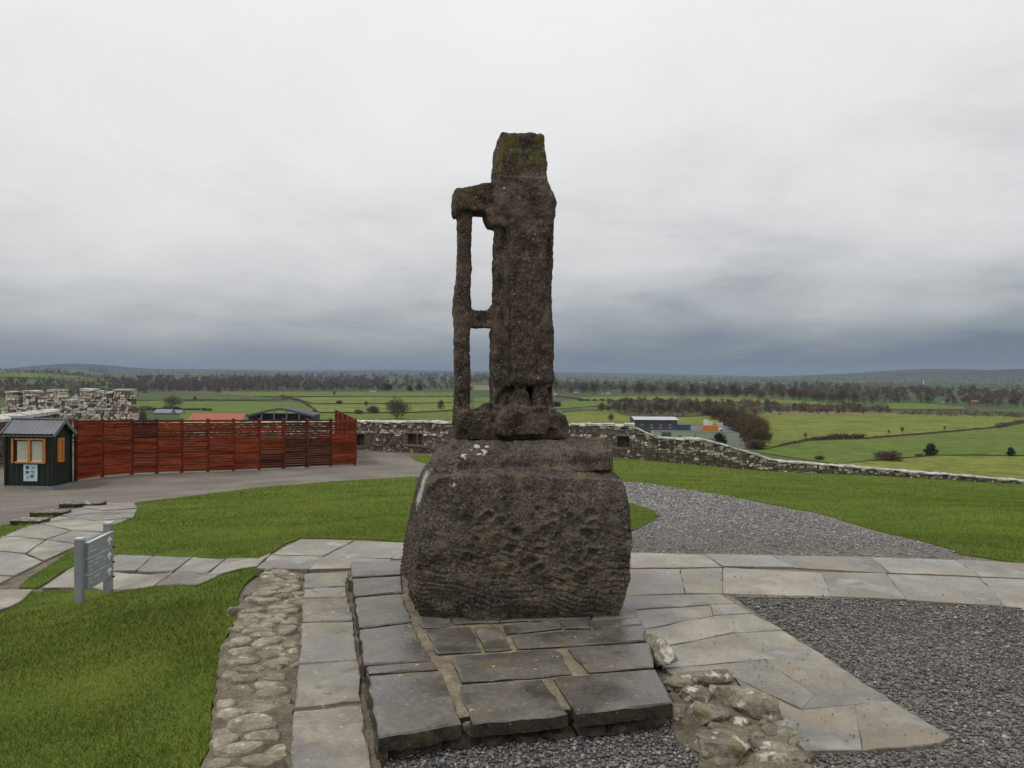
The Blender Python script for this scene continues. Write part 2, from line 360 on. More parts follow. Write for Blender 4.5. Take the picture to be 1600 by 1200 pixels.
def drape(name, poly, dz, skirt, m, label, cat, step=.06, jit=.012, kind='structure', noise_amp=0):
    """A sheet on the terrain, dz above it, with a turned-down edge."""
    Q = densify(poly, jit=jit); A = np.array([tuple(q) for q in Q])
    pts = []
    mn, mx_ = A.min(0), A.max(0); y = mn[1]
    while y < mx_[1]:
        s = max(.2, step * max(abs(y), 3)); xs = np.arange(mn[0] + s / 2, mx_[0], s) + random.uniform(-.2, .2) * s
        pts.append(np.c_[xs, np.full(len(xs), y)]); y += s
    G = np.concatenate(pts); G = G[inpoly(G, A)]
    # keep interior points clear of the boundary
    d2 = np.min(((G[:, None] - A[None, ::2]) ** 2).sum(-1), axis=1) if len(G) else np.zeros(0)
    G = G[d2 > (0.02 * np.maximum(np.hypot(G[:, 0], G[:, 1]), 3)) ** 2]
    n = len(A); allp = [Vector(p) for p in A] + [Vector(p) for p in G]
    vo, _, fo, *_r2 = mgeo.delaunay_2d_cdt(allp, [(i, (i + 1) % n) for i in range(n)], [], 1, 1e-6)
    V = np.array([tuple(v) for v in vo]); z = TZ(V[:, 0], V[:, 1]) + dz
    if noise_amp: z += noise_amp * fbm(np.c_[V * 1.3, V[:, :1] * 0], 3)
    V3 = np.c_[V, z]; F = [tuple(f) for f in fo]
    # skirt
    ec = {}
    for f in F:
        for i in range(len(f)):
            a, b = f[i], f[(i + 1) % len(f)]; ec[(a, b)] = 1
    bd = [(a, b) for (a, b) in ec if (b, a) not in ec]
    low = {}; VV = V3.tolist()
    for a, b in bd:
        for q in (a, b):
            if q not in low: low[q] = len(VV); VV.append([V3[q][0], V3[q][1], V3[q][2] - skirt])
        F.append((b, a, low[a], low[b]))
    o = mesh(name, VV, F, m, smooth=False, origin=(0, 0, 0)); tag(o, label, cat, kind=kind); return o, A
lawns = []
def lawn(pxpoly, label, world=()):
    poly = [PT(*p).xy for p in pxpoly] + [Vector(p) for p in world]
    o, A = drape('lawn', poly, .018, .08, MT['soil'], label, 'lawn', jit=.02); lawns.append(A); return A
LAWN_MID = lawn([(30, 920), (62, 895), (108, 864), (150, 836), (185, 816), (212, 801), (218, 793), (210, 787), (300, 776), (400, 763), (520, 753), (650, 745.5), (760, 747), (880, 757), (980, 785), (1015, 797), (1032, 808), (1010, 822), (985, 832), (900, 845), (760, 850), (640, 849), (470, 842), (436, 859), (404, 875), (300, 872), (185, 869), (150, 873), (118, 884), (85, 903), (58, 921)],
    'green lawn between the stone paths and the gravel drive behind the boulder')
LAWN_LEFT = lawn([(-200, 1030), (0, 960), (50, 930), (80, 925), (190, 921), (310, 919), (345, 901), (404, 889), (381, 930), (365, 968), (347, 1030), (340, 1080), (331, 1130), (331, 1165), (312, 1200), (290, 1400), (-900, 1400), (-700, 1150)], 'green lawn around the grey signpost beside the cobbled strip')
LAWN_STRIP = lawn([(-60, 850), (0, 824), (48, 814), (92, 804), (62, 818), (0, 846), (-60, 872)], 'narrow grass strip beside the stone steps at the flagged path')
LAWN_RIGHT = lawn([(925, 747), (984, 753), (1050, 763), (1160, 779), (1280, 803), (1380, 832), (1500, 866), (1600, 883), (1800, 925), (2100, 900), (2100, 800), (1800, 775.3), (1600, 767.6), (1400, 757.3), (1200, 750.3), (1080, 745.5), (984, 742), (925, 740)], 'sloping green lawn along the right edge of the gravel path')
LAWN_UP = lawn([(925, 738.5), (975, 741), (1080, 744.7), (1200, 749.5), (1400, 756.5), (1600, 766.5), (1800, 774)], 'strip of green lawn along the foot of the long stone wall', world=[(34, 48.3), (29.4, 47), (20, 44.8), (12, 42.9), (5.4, 40.6), (3.6, 40.4)])
LAWN_TUFT = lawn([(640, 713), (668, 712), (690, 721), (668, 725), (650, 720)], 'small grass patch at the foot of the back wall by the drive')
drape('earth_gap', [PT(*p).xy for p in [(980, 739), (1080, 742.8), (1200, 747.5), (1400, 754.5), (1600, 764.5), (1800, 772.5), (1800, 778), (1600, 770.5), (1400, 760), (1200, 753), (1080, 748), (980, 744)]], -.02, .05, MT['earth'], 'thin line of bare earth crossing the right lawn', 'earth')

# grass blades: real geometry, dense near, sparser and coarser far
def blades():
    Vs, Fs, Cs, nb = [], [], [], 0
    zones = [(LAWN_LEFT, 2.6, 6.0, 13000, .032, .0036), (LAWN_LEFT, 6.0, 11, 5600, .030, .005), (LAWN_MID, 6.5, 11, 4200, .028, .0055), (LAWN_MID, 11, 18, 1300, .034, .009), (LAWN_MID, 18, 29, 420, .038, .016),
             (LAWN_RIGHT, 6.5, 12, 3600, .030, .006), (LAWN_RIGHT, 12, 20, 1100, .034, .010), (LAWN_RIGHT, 20, 34, 280, .04, .018), (LAWN_STRIP, 10, 20, 900, .06, .01), (LAWN_UP, 25, 48, 90, .05, .025), (LAWN_TUFT, 30, 50, 150, .05, .02)]
    for A, y0, y1, dens, h, wd in zones:
        mn, mx_ = A.min(0), A.max(0)
        lo = np.array([max(mn[0], -y1 * .72 - 1.8), max(mn[1], y0)]); hi = np.array([min(mx_[0], y1 * .72 + 1.8), min(mx_[1], y1)])
        if (hi <= lo).any(): continue
        n = int(dens * (hi - lo).prod()); P = rng.uniform(lo, hi, (n, 2)); P = P[inpoly(P, A)]
        P = P[np.abs(P[:, 0]) < P[:, 1] * .70 + 1.7]
        if not len(P): continue
        n = len(P); z = TZ(P[:, 0], P[:, 1]) + .012
        cl = fbm(np.c_[P * 1.4, P[:, :1] * 0 + 5], 3); cl2 = fbm(np.c_[P * .35, P[:, :1] * 0 + 9], 2)
        hh = h * rng.uniform(.45, 1.15, n) * (1 + .45 * cl)
        ang = rng.uniform(0, 2 * math.pi, n); ln = rng.uniform(.15, .9, n) * hh; la = rng.uniform(0, 2 * math.pi, n)
        ww = wd * rng.uniform(.6, 1.3, n)
        d = np.c_[np.cos(ang), np.sin(ang)] * ww[:, None] / 2
        B = np.c_[P, z]; v0 = B.copy(); v0[:, :2] -= d; v1 = B.copy(); v1[:, :2] += d
        tip = B.copy(); tip[:, 0] += np.cos(la) * ln; tip[:, 1] += np.sin(la) * ln; tip[:, 2] += hh
        V = np.stack([v0, v1, tip], 1).reshape(-1, 3)
        F = (np.arange(3 * n).reshape(n, 3)) + nb; nb += 3 * n
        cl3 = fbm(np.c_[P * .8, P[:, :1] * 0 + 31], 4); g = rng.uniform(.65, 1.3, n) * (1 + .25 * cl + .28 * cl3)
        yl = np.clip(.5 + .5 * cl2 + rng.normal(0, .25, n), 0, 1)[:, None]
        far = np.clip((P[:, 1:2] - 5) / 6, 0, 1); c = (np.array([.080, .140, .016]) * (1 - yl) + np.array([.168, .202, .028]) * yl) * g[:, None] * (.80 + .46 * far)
        dry = rng.random(n) < .03 + .07 * np.clip(cl3 - .35, 0, 1); c[dry] = np.array([.26, .22, .09])
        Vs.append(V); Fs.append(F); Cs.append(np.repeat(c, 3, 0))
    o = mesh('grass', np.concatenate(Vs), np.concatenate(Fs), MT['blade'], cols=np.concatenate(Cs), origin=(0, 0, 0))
    tag(o, 'short mown green grass blades covering the lawns', 'grass', kind='stuff'); print('blades', nb // 3)
blades()
# ------------------------------------------------------------------ plain, hills, fields
def hill_h(x, y):
    r = np.hypot(x, y); a = np.degrees(np.arctan2(x, y))
    def g(a0, sa, r0, sr, h): return h * np.exp(-((a - a0) / sa) ** 2 - ((r - r0) / sr) ** 2)
    z = g(-36, 7.5, 3000, 900, 40) + g(-29, 3.5, 3600, 500, 24) + g(-28.5, 3.6, 12500, 1600, 120) + g(-20, 6, 11500, 2000, 55)
    z = z + g(28, 6.5, 13500, 1800, 160) + g(26, 9, 9800, 1200, 70) + g(35, 6, 10500, 1500, 95) + g(2, 14, 15500, 1800, 70) + g(-10, 9, 13500, 1800, 62)
    z = z + g(-60, 18, 9000, 3000, 120) + g(62, 18, 11000, 3000, 170)
    k = np.clip((r - 2500) / 2500, 0, 1)
    z = z + k * 9 * fbm(np.c_[x / 1900, y / 1900, x * 0], 3)
    return z
rr = np.concatenate([np.linspace(60, 1500, 14), np.geomspace(1700, 23500, 64)])
aa = np.radians(np.unique(np.r_[np.arange(-180, -48, 6), np.arange(-48, 48.01, .6), np.arange(48, 180, 6)]))
RR, AA = np.meshgrid(rr, aa, indexing='ij'); X = (RR * np.sin(AA)).ravel(); Y = (RR * np.cos(AA)).ravel()
V = np.c_[X, Y, PZ + hill_h(X, Y)]; na = len(aa); I = np.arange(len(rr) * na).reshape(len(rr), na); In = np.roll(I, -1, 1)
F = np.stack([I[:-1], In[:-1], In[1:], I[1:]], -1).reshape(-1, 4)[:, ::-1]
pm = bpy.data.materials.new('plain_farmland'); pm.use_nodes = True
def build_plain_mat(m):
    nt = m.node_tree; N = nt.nodes; L = nt.links; b = N['Principled BSDF']; b.inputs['Roughness'].default_value = .95; b.inputs['Specular IOR Level'].default_value = .1
    tc = N.new('ShaderNodeTexCoord')
    ns = N.new('ShaderNodeTexNoise'); ns.inputs['Scale'].default_value = .004; ns.inputs['Detail'].default_value = 3; L.new(tc.outputs['Object'], ns.inputs['Vector'])
    wv = N.new('ShaderNodeVectorMath'); wv.operation = 'MULTIPLY_ADD'; L.new(ns.outputs['Color'], wv.inputs[0]); wv.inputs[1].default_value = (90, 90, 0); L.new(tc.outputs['Object'], wv.inputs[2])
    vo = N.new('ShaderNodeTexVoronoi'); vo.inputs['Scale'].default_value = .0042; L.new(wv.outputs[0], vo.inputs['Vector'])
    sx = N.new('ShaderNodeSeparateColor'); L.new(vo.outputs['Color'], sx.inputs[0])
    cr = N.new('ShaderNodeValToRGB'); cr.color_ramp.interpolation = 'CONSTANT'; L.new(sx.outputs[0], cr.inputs[0])
    el = cr.color_ramp.elements; el[0].color = (.055, .085, .03, 1); el[1].position = .2; el[1].color = (.075, .095, .036, 1)
    for p, c in ((.42, (.052, .06, .024)), (.55, (.045, .085, .024)), (.7, (.07, .062, .034)), (.82, (.115, .135, .04)), (.92, (.055, .048, .03))):
        q = el.new(p); q.color = (*c, 1)
    n2 = N.new('ShaderNodeTexNoise'); n2.inputs['Scale'].default_value = .02; n2.inputs['Detail'].default_value = 5; L.new(tc.outputs['Object'], n2.inputs['Vector'])
    mr = N.new('ShaderNodeMapRange'); L.new(n2.outputs[0], mr.inputs[0]); mr.inputs[1].default_value = .3; mr.inputs[2].default_value = .7; mr.inputs[3].default_value = .75; mr.inputs[4].default_value = 1.25
    vm = N.new('ShaderNodeVectorMath'); vm.operation = 'SCALE'; L.new(cr.outputs[0], vm.inputs[0]); L.new(mr.outputs[0], vm.inputs['Scale'])
    sp_ = N.new('ShaderNodeSeparateXYZ'); L.new(tc.outputs['Object'], sp_.inputs[0])
    m3 = N.new('ShaderNodeMapRange'); L.new(sp_.outputs[2], m3.inputs[0]); m3.inputs[1].default_value = PZ + 18; m3.inputs[2].default_value = PZ + 75   # darker and browner towards the high ground
    mx_ = N.new('ShaderNodeMix'); mx_.data_type = 'RGBA'; L.new(m3.outputs[0], mx_.inputs[0]); L.new(vm.outputs[0], mx_.inputs[6]); mx_.inputs[7].default_value = (.038, .036, .03, 1); L.new(mx_.outputs[2], b.inputs['Base Color'])
build_plain_mat(pm)
o = mesh('plain', V, F, pm, smooth=True, origin=(0, 0, 0)); tag(o, 'wide patchwork farmland plain and low hills below the hilltop', 'plain', kind='structure')
def GZ(x, y): return PZ + float(hill_h(np.array([x]), np.array([y]))[0])
def on_land(px, py):
    v = ray(px, py)
    if v.z >= -1e-4: v.z = -1e-4
    ds = np.geomspace(150, 23000, 500); g = EYE + v.z / v.y * ds - (PZ + hill_h(v.x / v.y * ds, ds)); k = np.nonzero(g < 0)[0]
    if not len(k): return at(px, py, 16000)
    d = ds[max(k[0], 1)]
    if k[0] > 0: t = g[k[0] - 1] / (g[k[0] - 1] - g[k[0]]); d = ds[k[0] - 1] + t * (ds[k[0]] - ds[k[0] - 1])
    return at(px, py, d)
MT['f1'] = pmat('pasture_bright', (.128, .155, .025), (.168, .187, .034), scale=.02, rough=.95, bump=0, fine=.3, bscale=.12, spec=.1, lo=.3, hi=.7, spots=(((.085, .108, .02), .035, .52, .7),))
MT['f2'] = pmat('pasture_green', (.088, .130, .021), (.115, .156, .026), scale=.02, rough=.95, bump=0, fine=.3, bscale=.12, spec=.1, lo=.3, hi=.7, spots=(((.105, .122, .026), .03, .52, .7),))
MT['f3'] = pmat('pasture_dull', (.062, .085, .028), (.09, .108, .036), scale=.012, rough=.95, bump=0, fine=.15, bscale=.3, spec=.1)
MT['f4'] = pmat('ploughed_or_dry', (.17, .125, .07), (.22, .17, .10), scale=.02, rough=.95, bump=0, fine=.15, bscale=.3, spec=.1)
MT['f5'] = pmat('yard_tarmac', (.09, .095, .1), (.13, .135, .14), scale=.05, rough=.8, bump=0)
FL = [0]
def field(poly, m, label, dz=None, name='field'):
    FL[0] += 1
    # subdivided so that it follows the land
    Q = []
    n = len(poly)
    for i in range(n):
        a, b = poly[i], poly[(i + 1) % n]; k = max(1, int(abs(b[0] - a[0]) / 25))
        for j in range(k): Q.append(on_land(a[0] + (b[0] - a[0]) * j / k, a[1] + (b[1] - a[1]) * j / k))
    A = np.array([q[:2] for q in Q]); mn, mx_ = A.min(0), A.max(0)
    s = max((mx_ - mn).max() / 30, 5); g = np.stack(np.meshgrid(np.arange(mn[0], mx_[0], s), np.arange(mn[1], mx_[1], s)), -1).reshape(-1, 2); g = g[inpoly(g, A)]
    vo, _, fo, *_x = mgeo.delaunay_2d_cdt([Vector(p) for p in A] + [Vector(p) for p in g], [(i, (i + 1) % len(A)) for i in range(len(A))], [], 1, 1e-4)
    V = np.array([tuple(v) for v in vo]); r = np.hypot(V[:, 0], V[:, 1])
    z = PZ + hill_h(V[:, 0], V[:, 1]) + (dz if dz else .2 + .02 * FL[0]) * (1 + r / 1500)
    o = mesh(name, np.c_[V, z], [tuple(f) for f in fo], m, origin=(0, 0, 0)); tag(o, label, 'field' if name == 'field' else name, kind='structure'); return o
field([(1170, 700), (1180, 650), (1200, 645), (1400, 647), (1570, 651), (1640, 654), (1600, 657), (1562, 667), (1440, 677), (1350, 684), (1310, 684), (1262, 687), (1200, 701)], MT['f1'], 'large bright green pasture beyond the willow thicket, cattle at its top')
field([(1180, 706), (1262, 690), (1350, 687), (1440, 680), (1562, 670), (1640, 656), (1700, 700), (1600, 712), (1460, 711), (1420, 715), (1370, 719), (1310, 726), (1240, 716)], MT['f2'], 'green pasture with the dark evergreen and bush along its lower hedge')
field([(1290, 727), (1370, 721), (1420, 717), (1460, 713), (1600, 714), (1720, 712), (1760, 780), (1500, 755)], MT['f1'], 'yellowish pasture just beyond the low end of the stone wall')
field([(1196, 645), (1205, 642), (1320, 644), (1400, 646), (1400, 648), (1200, 647)], MT['f4'], 'strip of dry pale reeds along the top of the big pasture')
field([(1070, 621), (1150, 621), (1230, 625), (1330, 632), (1345, 637), (1240, 631), (1140, 628), (1072, 629)], MT['f1'], 'pale pasture strip below the row of bare trees')
field([(1385, 630), (1450, 631), (1505, 636), (1510, 640), (1390, 640)], MT['f2'], 'green field behind the brown thicket near the far woods')
field([(1520, 637), (1640, 641), (1640, 647), (1530, 644)], MT['f3'], 'dull field by the far woods at the edge of view')
field([(862, 660), (885, 645), (950, 641), (968, 648), (1000, 655), (1110, 650), (1140, 655), (1130, 664), (990, 668), (860, 668)], MT['f1'], 'bright pasture behind the sloping shoulder of the back wall')
field([(862, 640), (880, 627), (935, 625), (960, 625), (945, 634), (905, 637)], MT['f2'], 'green field behind the right side of the standing cross')
field([(905, 622), (1000, 619), (1062, 620), (1060, 625), (920, 627)], MT['f1'], 'thin bright pasture below the far cottages')
field([(200, 628), (285, 626), (290, 638), (205, 641)], MT['f2'], 'green paddock beyond the battlement by the reddish tree')
field([(205, 614), (300, 613), (380, 618), (440, 624), (440, 627), (300, 625), (210, 626)], MT['f3'], 'dull pasture below the long brown wood')
field([(285, 628), (385, 628), (480, 629), (490, 640), (520, 660), (280, 660)], MT['f2'], 'deep green field behind the red roof and black barn')
field([(388, 613), (560, 613), (715, 614), (715, 620), (560, 620), (388, 620)], MT['f2'], 'long green field at the foot of the brown wood')
field([(455, 622), (560, 621), (720, 621), (720, 629.5), (600, 631), (490, 631)], MT['f1'], 'pale pasture below the long green field, second of the strips')
field([(480, 632.5), (600, 632.5), (720, 631), (720, 641), (640, 645), (500, 645)], MT['f1'], 'bright pasture with a round bare tree at its edge')
field([(490, 647), (640, 647), (720, 643.5), (740, 662), (490, 662)], MT['f2'], 'green pasture directly beyond the back wall coping')
field([(740, 622), (800, 622), (800, 645), (740, 650)], MT['f2'], 'green field seen between the cross post and shaft')
field([(740, 603), (800, 603), (800, 611), (740, 611)], MT['f4'], 'brown ploughed ground seen through the cross opening')
field([(-40, 582), (40, 582), (110, 590), (170, 593), (100, 592), (-40, 589)], MT['f2'], 'green hillside field above the white farmhouse')
field([(60, 577.5), (130, 577), (180, 586), (140, 589), (100, 583)], MT['f3'], 'pale green field near the hilltop spinney')
field([(-40, 592), (120, 596), (230, 594), (230, 597), (120, 604), (-40, 602)], MT['f3'], 'hillside pasture around the white farmhouse')
field([(435, 594), (520, 592), (610, 593), (600, 597), (500, 597)], MT['f3'], 'far pale field inside the brown woods')
# haze: the damp air that greys the far plain
def haze():
    mb = MB(); mb.box((0, 0, (PZ - 4 - 60 + 235) / 2), (26000, 26000, (235 - (PZ - 64)) / 2))
    mb.V = [(x, y, (-64 + PZ) if z < 100 else 235) for x, y, z in mb.V]
    m = bpy.data.materials.new('damp_air'); m.use_nodes = True; N = m.node_tree.nodes; N.clear()
    ou = N.new('ShaderNodeOutputMaterial'); pv = N.new('ShaderNodeVolumePrincipled'); pv.inputs['Density'].default_value = HAZE_DENSITY; pv.inputs['Color'].default_value = (.43, .53, .68, 1)
    pv.inputs['Anisotropy'].default_value = 0.0
    m.node_tree.links.new(pv.outputs[0], ou.inputs['Volume'])
    o = mb.build('haze', m); tag(o, 'pale damp air over the whole plain', 'haze', kind='stuff')
haze()
# ------------------------------------------------------------------ winter trees, bushes, hedges
MT['bark'] = pmat('bare_twigs', (.085, .062, .04), (.13, .096, .062), scale=.6, rough=.95, bump=0, rnd=.22, spec=.1)
MT['bark2'] = pmat('willow_twigs', (.085, .06, .028), (.125, .088, .042), scale=.5, rough=.95, bump=0, rnd=.15, spec=.1)
MT['rust'] = pmat('rust_twigs', (.13, .06, .03), (.17, .085, .042), scale=.6, rough=.95, bump=0, spec=.1)
MT['ever'] = pmat('evergreen_leaf', (.010, .018, .008), (.022, .034, .013), scale=.8, rough=.85, bump=0, rnd=.2, spec=.15)
MT['wood'] = pmat('wood_mass', (.9, .9, .9), (1.1, 1.1, 1.1), scale=.03, rough=.95, bump=0, attr=True, spec=.1)
def twig_cloud(n, rx, rz, zc, size, thin, seed, lobes=7, up=.6):
    r = np.random.default_rng(seed); Cn = r.normal(size=(lobes, 3)); Cn /= np.linalg.norm(Cn, axis=1)[:, None]; Cn *= r.uniform(.25, .62, (lobes, 1))
    k = r.integers(0, lobes, n); P = r.normal(size=(n, 3)); P /= np.linalg.norm(P, axis=1)[:, None]; P *= (r.uniform(.15, 1, n) ** .6)[:, None] * .5
    P = Cn[k] + P; nl = np.linalg.norm(P, axis=1); P[nl > 1] /= nl[nl > 1][:, None]
    B = P * np.array([rx, rx, rz]) + np.array([0, 0, zc])
    d = P + np.array([0, 0, up]) + r.normal(0, .55, (n, 3)); d /= np.linalg.norm(d, axis=1)[:, None]
    s = r.normal(size=(n, 3)); s -= d * (s * d).sum(1)[:, None]; s /= np.linalg.norm(s, axis=1)[:, None]
    ln = size * r.uniform(.5, 1.3, n)[:, None]; wd = thin * r.uniform(.6, 1.4, n)[:, None]
    V = np.stack([B - s * wd, B + s * wd, B + d * ln], 1).reshape(-1, 3)
    return V, np.arange(3 * n).reshape(n, 3)
def bare_proto(i, shape):
    """unit-height winter tree: trunk with limbs, crown of twigs"""
    r = random.Random(50 + i); mb = MB(); rx, rz, zc, n = shape
    tips = []
    def grow(p, d, l, rad, lev):
        q = p + d * l; mb.tube(p, q, rad, rad * .65, 4 if lev else 6, cap=False)
        if lev >= 3: return
        for _ in range(3 if lev == 0 else 2):
            dd = (d + Vector((r.uniform(-.8, .8), r.uniform(-.8, .8), r.uniform(-.1, .5)))).normalized(); grow(q, dd, l * r.uniform(.55, .8), rad * .6, lev + 1)
    grow(Vector((0, 0, -.02)), Vector((0, 0, 1)), max(.12, zc - rz * .8), .022, 0)
    V, F = twig_cloud(n, rx, rz, zc, .13, .0062, 90 + i, up=.7, lobes=11)
    t = blank('bare_tree', (0, 0, 0))
    mb.build('trunk', MT['bark'], t, origin=(0, 0, 0)); mesh('crown', V, F, MT['bark'], t, origin=(0, 0, 0)); return t
BARE = [bare_proto(0, (.52, .47, .50, 2600)), bare_proto(1, (.38, .42, .56, 1600)), bare_proto(2, (.60, .42, .53, 2000)), bare_proto(3, (.30, .44, .54, 1100))]
def bush_proto(name, m, i, n, thin, size=.3):
    t = blank(name, (0, 0, 0)); mb = MB(); r = random.Random(i)
    for _ in range(7): mb.tube((r.uniform(-.15, .15), r.uniform(-.15, .15), -.03), (r.uniform(-.5, .5), r.uniform(-.5, .5), r.uniform(.4, .7)), .03, .01, 4, cap=False)
    mb.build('stem', MT['bark'], t, origin=(0, 0, 0))
    V, F = twig_cloud(n, .9, .52, .42, size, thin, 200 + i, lobes=9, up=.5); V[:, 2] = np.maximum(V[:, 2], 0)
    mesh('crown', V, F, m, t, origin=(0, 0, 0)); return t
BUSH = bush_proto('bare_bush', MT['bark'], 1, 1300, .02); WILLOW = bush_proto('willow_bush', MT['bark2'], 2, 3000, .012, .34)
EVER = bush_proto('evergreen_tree', MT['ever'], 3, 1100, .045, .17); RUST = bush_proto('rust_tree', MT['rust'], 4, 900, .02)
used = set()
def put(proto, px, py, hpx, wpx=None, label='', cat='tree', group=None, base=None):
    p = base or on_land(px, py); d = p.y; h = hpx * d / FPX
    t = proto if id(proto) not in used else copy_tree(proto)
    used.add(id(proto)); t.location = p - Vector((0, 0, .1))
    wf = (wpx * d / FPX / (1.75 * h)) if wpx and proto not in BARE else (wpx * d / FPX / (1.0 * h) if wpx else 1)
    t.scale = (h * wf, h * wf, h); t.rotation_euler = (0, 0, random.uniform(0, 6.3)); tag(t, label, cat, group); return t
put(BARE[0], 620, 656, 36, 46, 'large round bare tree just beyond the back wall')
put(BARE[1], 690, 643, 19, 20, 'bare tree on the hedge line, left of the cross post')
put(BUSH, 583, 647, 14, 22, 'bare bush in the pasture left of the large round tree', 'bush')
put(BUSH, 560, 648, 9, 16, 'low bush beside the taller bush in the pasture', 'bush')
put(BARE[1], 572, 636, 10, 9, 'small bare tree above the pasture bushes')
put(BUSH, 491, 648, 9, 10, 'small dark bush right of the black barn roof', 'bush')
put(BUSH, 530, 632, 7, 13, 'round bush on the strip hedge above the fence end', 'bush')
put(BARE[2], 268, 640, 24, 30, 'bushy brown tree in the paddock behind the red fence')
put(BARE[1], 305, 628, 10, 9, 'small dark tree on the hedge above the red roof')
put(RUST, 224, 662, 22, 16, 'rust coloured bush peeping over the red fence', 'bush')
put(BARE[3], 522, 619, 9, 8, 'slim bare tree in the long green field, standing alone')
put(BARE[2], 340, 616, 13, 16, 'bare tree before the long brown wood')
put(BARE[0], 955, 659, 14, 12, 'small bare tree behind the wall near the dark warehouse')
put(EVER, 1455, 712, 20, 23, 'dark evergreen tree standing alone on the lower hedge', 'tree')
put(EVER, 1580, 713, 15, 15, 'small dark evergreen at the far right of the lower hedge', 'tree')
put(EVER, 1124, 699, 24, 26, 'dark conifer in front of the pale green shed', 'tree')
put(BUSH, 1388, 720, 17, 50, 'wide bare bush on the lower field boundary', 'bush')
put(BUSH, 1281, 719, 8, 18, 'low bush just over the stone wall coping', 'bush')
put(BUSH, 1437, 714, 6, 16, 'low scrub beside the lone dark evergreen', 'bush')
for x, y, h in ((1258, 686, 12), (1410, 678, 13), (1389, 679, 9), (1476, 673, 9)):
    put(BARE[3], x, y, h, h * .8, 'thin bare sapling in the large bright pasture', group='saplings in the pasture')
for i, (x, y, h, w_) in enumerate(((1125, 656, 20, 38), (1140, 664, 25, 42), (1154, 672, 30, 44), (1166, 682, 36, 46), (1178, 691, 40, 44), (1188, 698, 30, 34), (1110, 650, 16, 32), (1180, 701, 14, 36))):
    put(WILLOW, x, y, h, w_, 'brown willow bush in the dense thicket beside the works yard', 'bush', group='willow thicket by the works yard')
for i in range(26):
    t = i / 25; put(BARE[i % 4], 1068 + t * 262 + random.uniform(-4, 4), 620.5 + 11.5 * t ** 1.5, random.uniform(16, 27), random.uniform(15, 26), 'bare tree in the row above the pale pasture strip', group='row of bare trees above the pasture')
for i in range(15):
    put(BARE[(i * 3) % 4], 942 + i * 11.5 + random.uniform(-3, 3), 648 + random.uniform(-4, 3) - abs(i - 7) * .3, random.uniform(13, 24), random.uniform(13, 22), 'bare tree in the clump behind the warehouse', group='bare trees behind the warehouse')
for i in range(12):
    put(BUSH, 905 + i * 13 + random.uniform(-3, 3), 627 - i * .05, random.uniform(3, 5), 12, 'clipped dark bush in the hedge below the cottages', 'bush', group='hedge bushes below the cottages')
for x, y, h in ((870, 612, 18), (893, 615, 15), (912, 616, 20), (929, 617, 21), (975, 618, 18), (1000, 618, 22), (1020, 618, 22), (1045, 619, 24), (1058, 619, 20), (735, 612, 9), (715, 611, 8)):
    put(BARE[random.randrange(4)], x, y, h, h * .95, 'bare tree along the far lane by the white cottages', group='trees by the far cottages')
for x, y, h, w_ in ((605, 610, 11, 22), (640, 611, 9, 12), (655, 610, 10, 11), (870, 636, 9, 18)):
    put(EVER, x, y, h, w_, 'dark evergreen clump at the edge of the far wood', group='evergreens by the far wood')
# hedges: one twiggy strip each
def hedge(pts, hpx, label, m='bark', dens=60, name='hedge', kind=None, group=None, wid=None):
    P = [on_land(*p) for p in pts]; V = []; n_all = 0
    for a, b in zip(P[:-1], P[1:]):
        Ln = (b - a).length; n = max(8, int(Ln * 1260 / a.y * dens / 10))
        for _ in range(min(n, 3000)):
            t = random.random(); c = a.lerp(b, t); k = c.y / FPX; h = hpx * k
            hv = h * max(.35, .6 + 1.1 * mnoise.noise(Vector((c.x / (h * 3 + .1), c.y / (h * 3 + .1), 0))) + .7 * mnoise.noise(Vector((c.x / (h * 14 + .1), c.y / (h * 14 + .1), 4))))
            ww = wid * k if wid else h * .5
            bs = c + Vector((random.gauss(0, ww * .5), random.gauss(0, ww * .5), random.uniform(0, .75) * hv))
            d = Vector((random.gauss(0, .6), random.gauss(0, .6), random.uniform(.3, 1))).normalized(); s = d.orthogonal().normalized()
            s.rotate(Matrix.Rotation(random.uniform(0, 6.3), 3, d)); l = h * random.uniform(.25, .5); wv = h * .075 + .12 * k
            V += [bs - s * wv, bs + s * wv, bs + d * l]
    V = np.array([tuple(v) for v in V]); o = mesh(name, V, np.arange(len(V)).reshape(-1, 3), MT[m]); tag(o, label, 'hedge' if kind != 'stuff' else name, group, kind); return o
hedge([(1200, 702), (1250, 691), (1275, 687)], 5, 'low brown bank curving below the willow thicket')
hedge([(1268, 688), (1300, 686), (1350, 685)], 11, 'thick dark hedge between the two large pastures')
hedge([(1350, 687), (1440, 679), (1500, 674), (1560, 668)], 4, 'long low bank dividing the pastures toward the right')
hedge([(1558, 669), (1600, 660), (1650, 650)], 8, 'dark hedge rising at the right edge of the pastures')
hedge([(1310, 725), (1370, 720), (1420, 716), (1520, 711), (1600, 713), (1660, 713)], 3, 'thin scrubby hedge below the lone evergreen')
hedge([(380, 620.5), (490, 620.5), (600, 620.5), (720, 620)], 2.5, 'dark hedge under the long green field')
hedge([(450, 631), (560, 631.5), (640, 631), (720, 629.5)], 2, 'low hedge line crossing the pasture strips')
hedge([(640, 646), (680, 643.5), (720, 641.5)], 2.2, 'short hedge running from the large round tree')
hedge([(285, 627), (360, 626), (450, 625)], 4, 'hedge behind the red roof across the green fields')
hedge([(440, 620), (470, 628), (490, 640)], 4, 'hedge running down from the wood toward the black barn')
hedge([(200, 642), (260, 640), (330, 643)], 7, 'dark green hedge beyond the red fence by a grey shed', 'ever')
hedge([(880, 644), (930, 643), (975, 634)], 4, 'brown hedge behind the right foot of the cross')
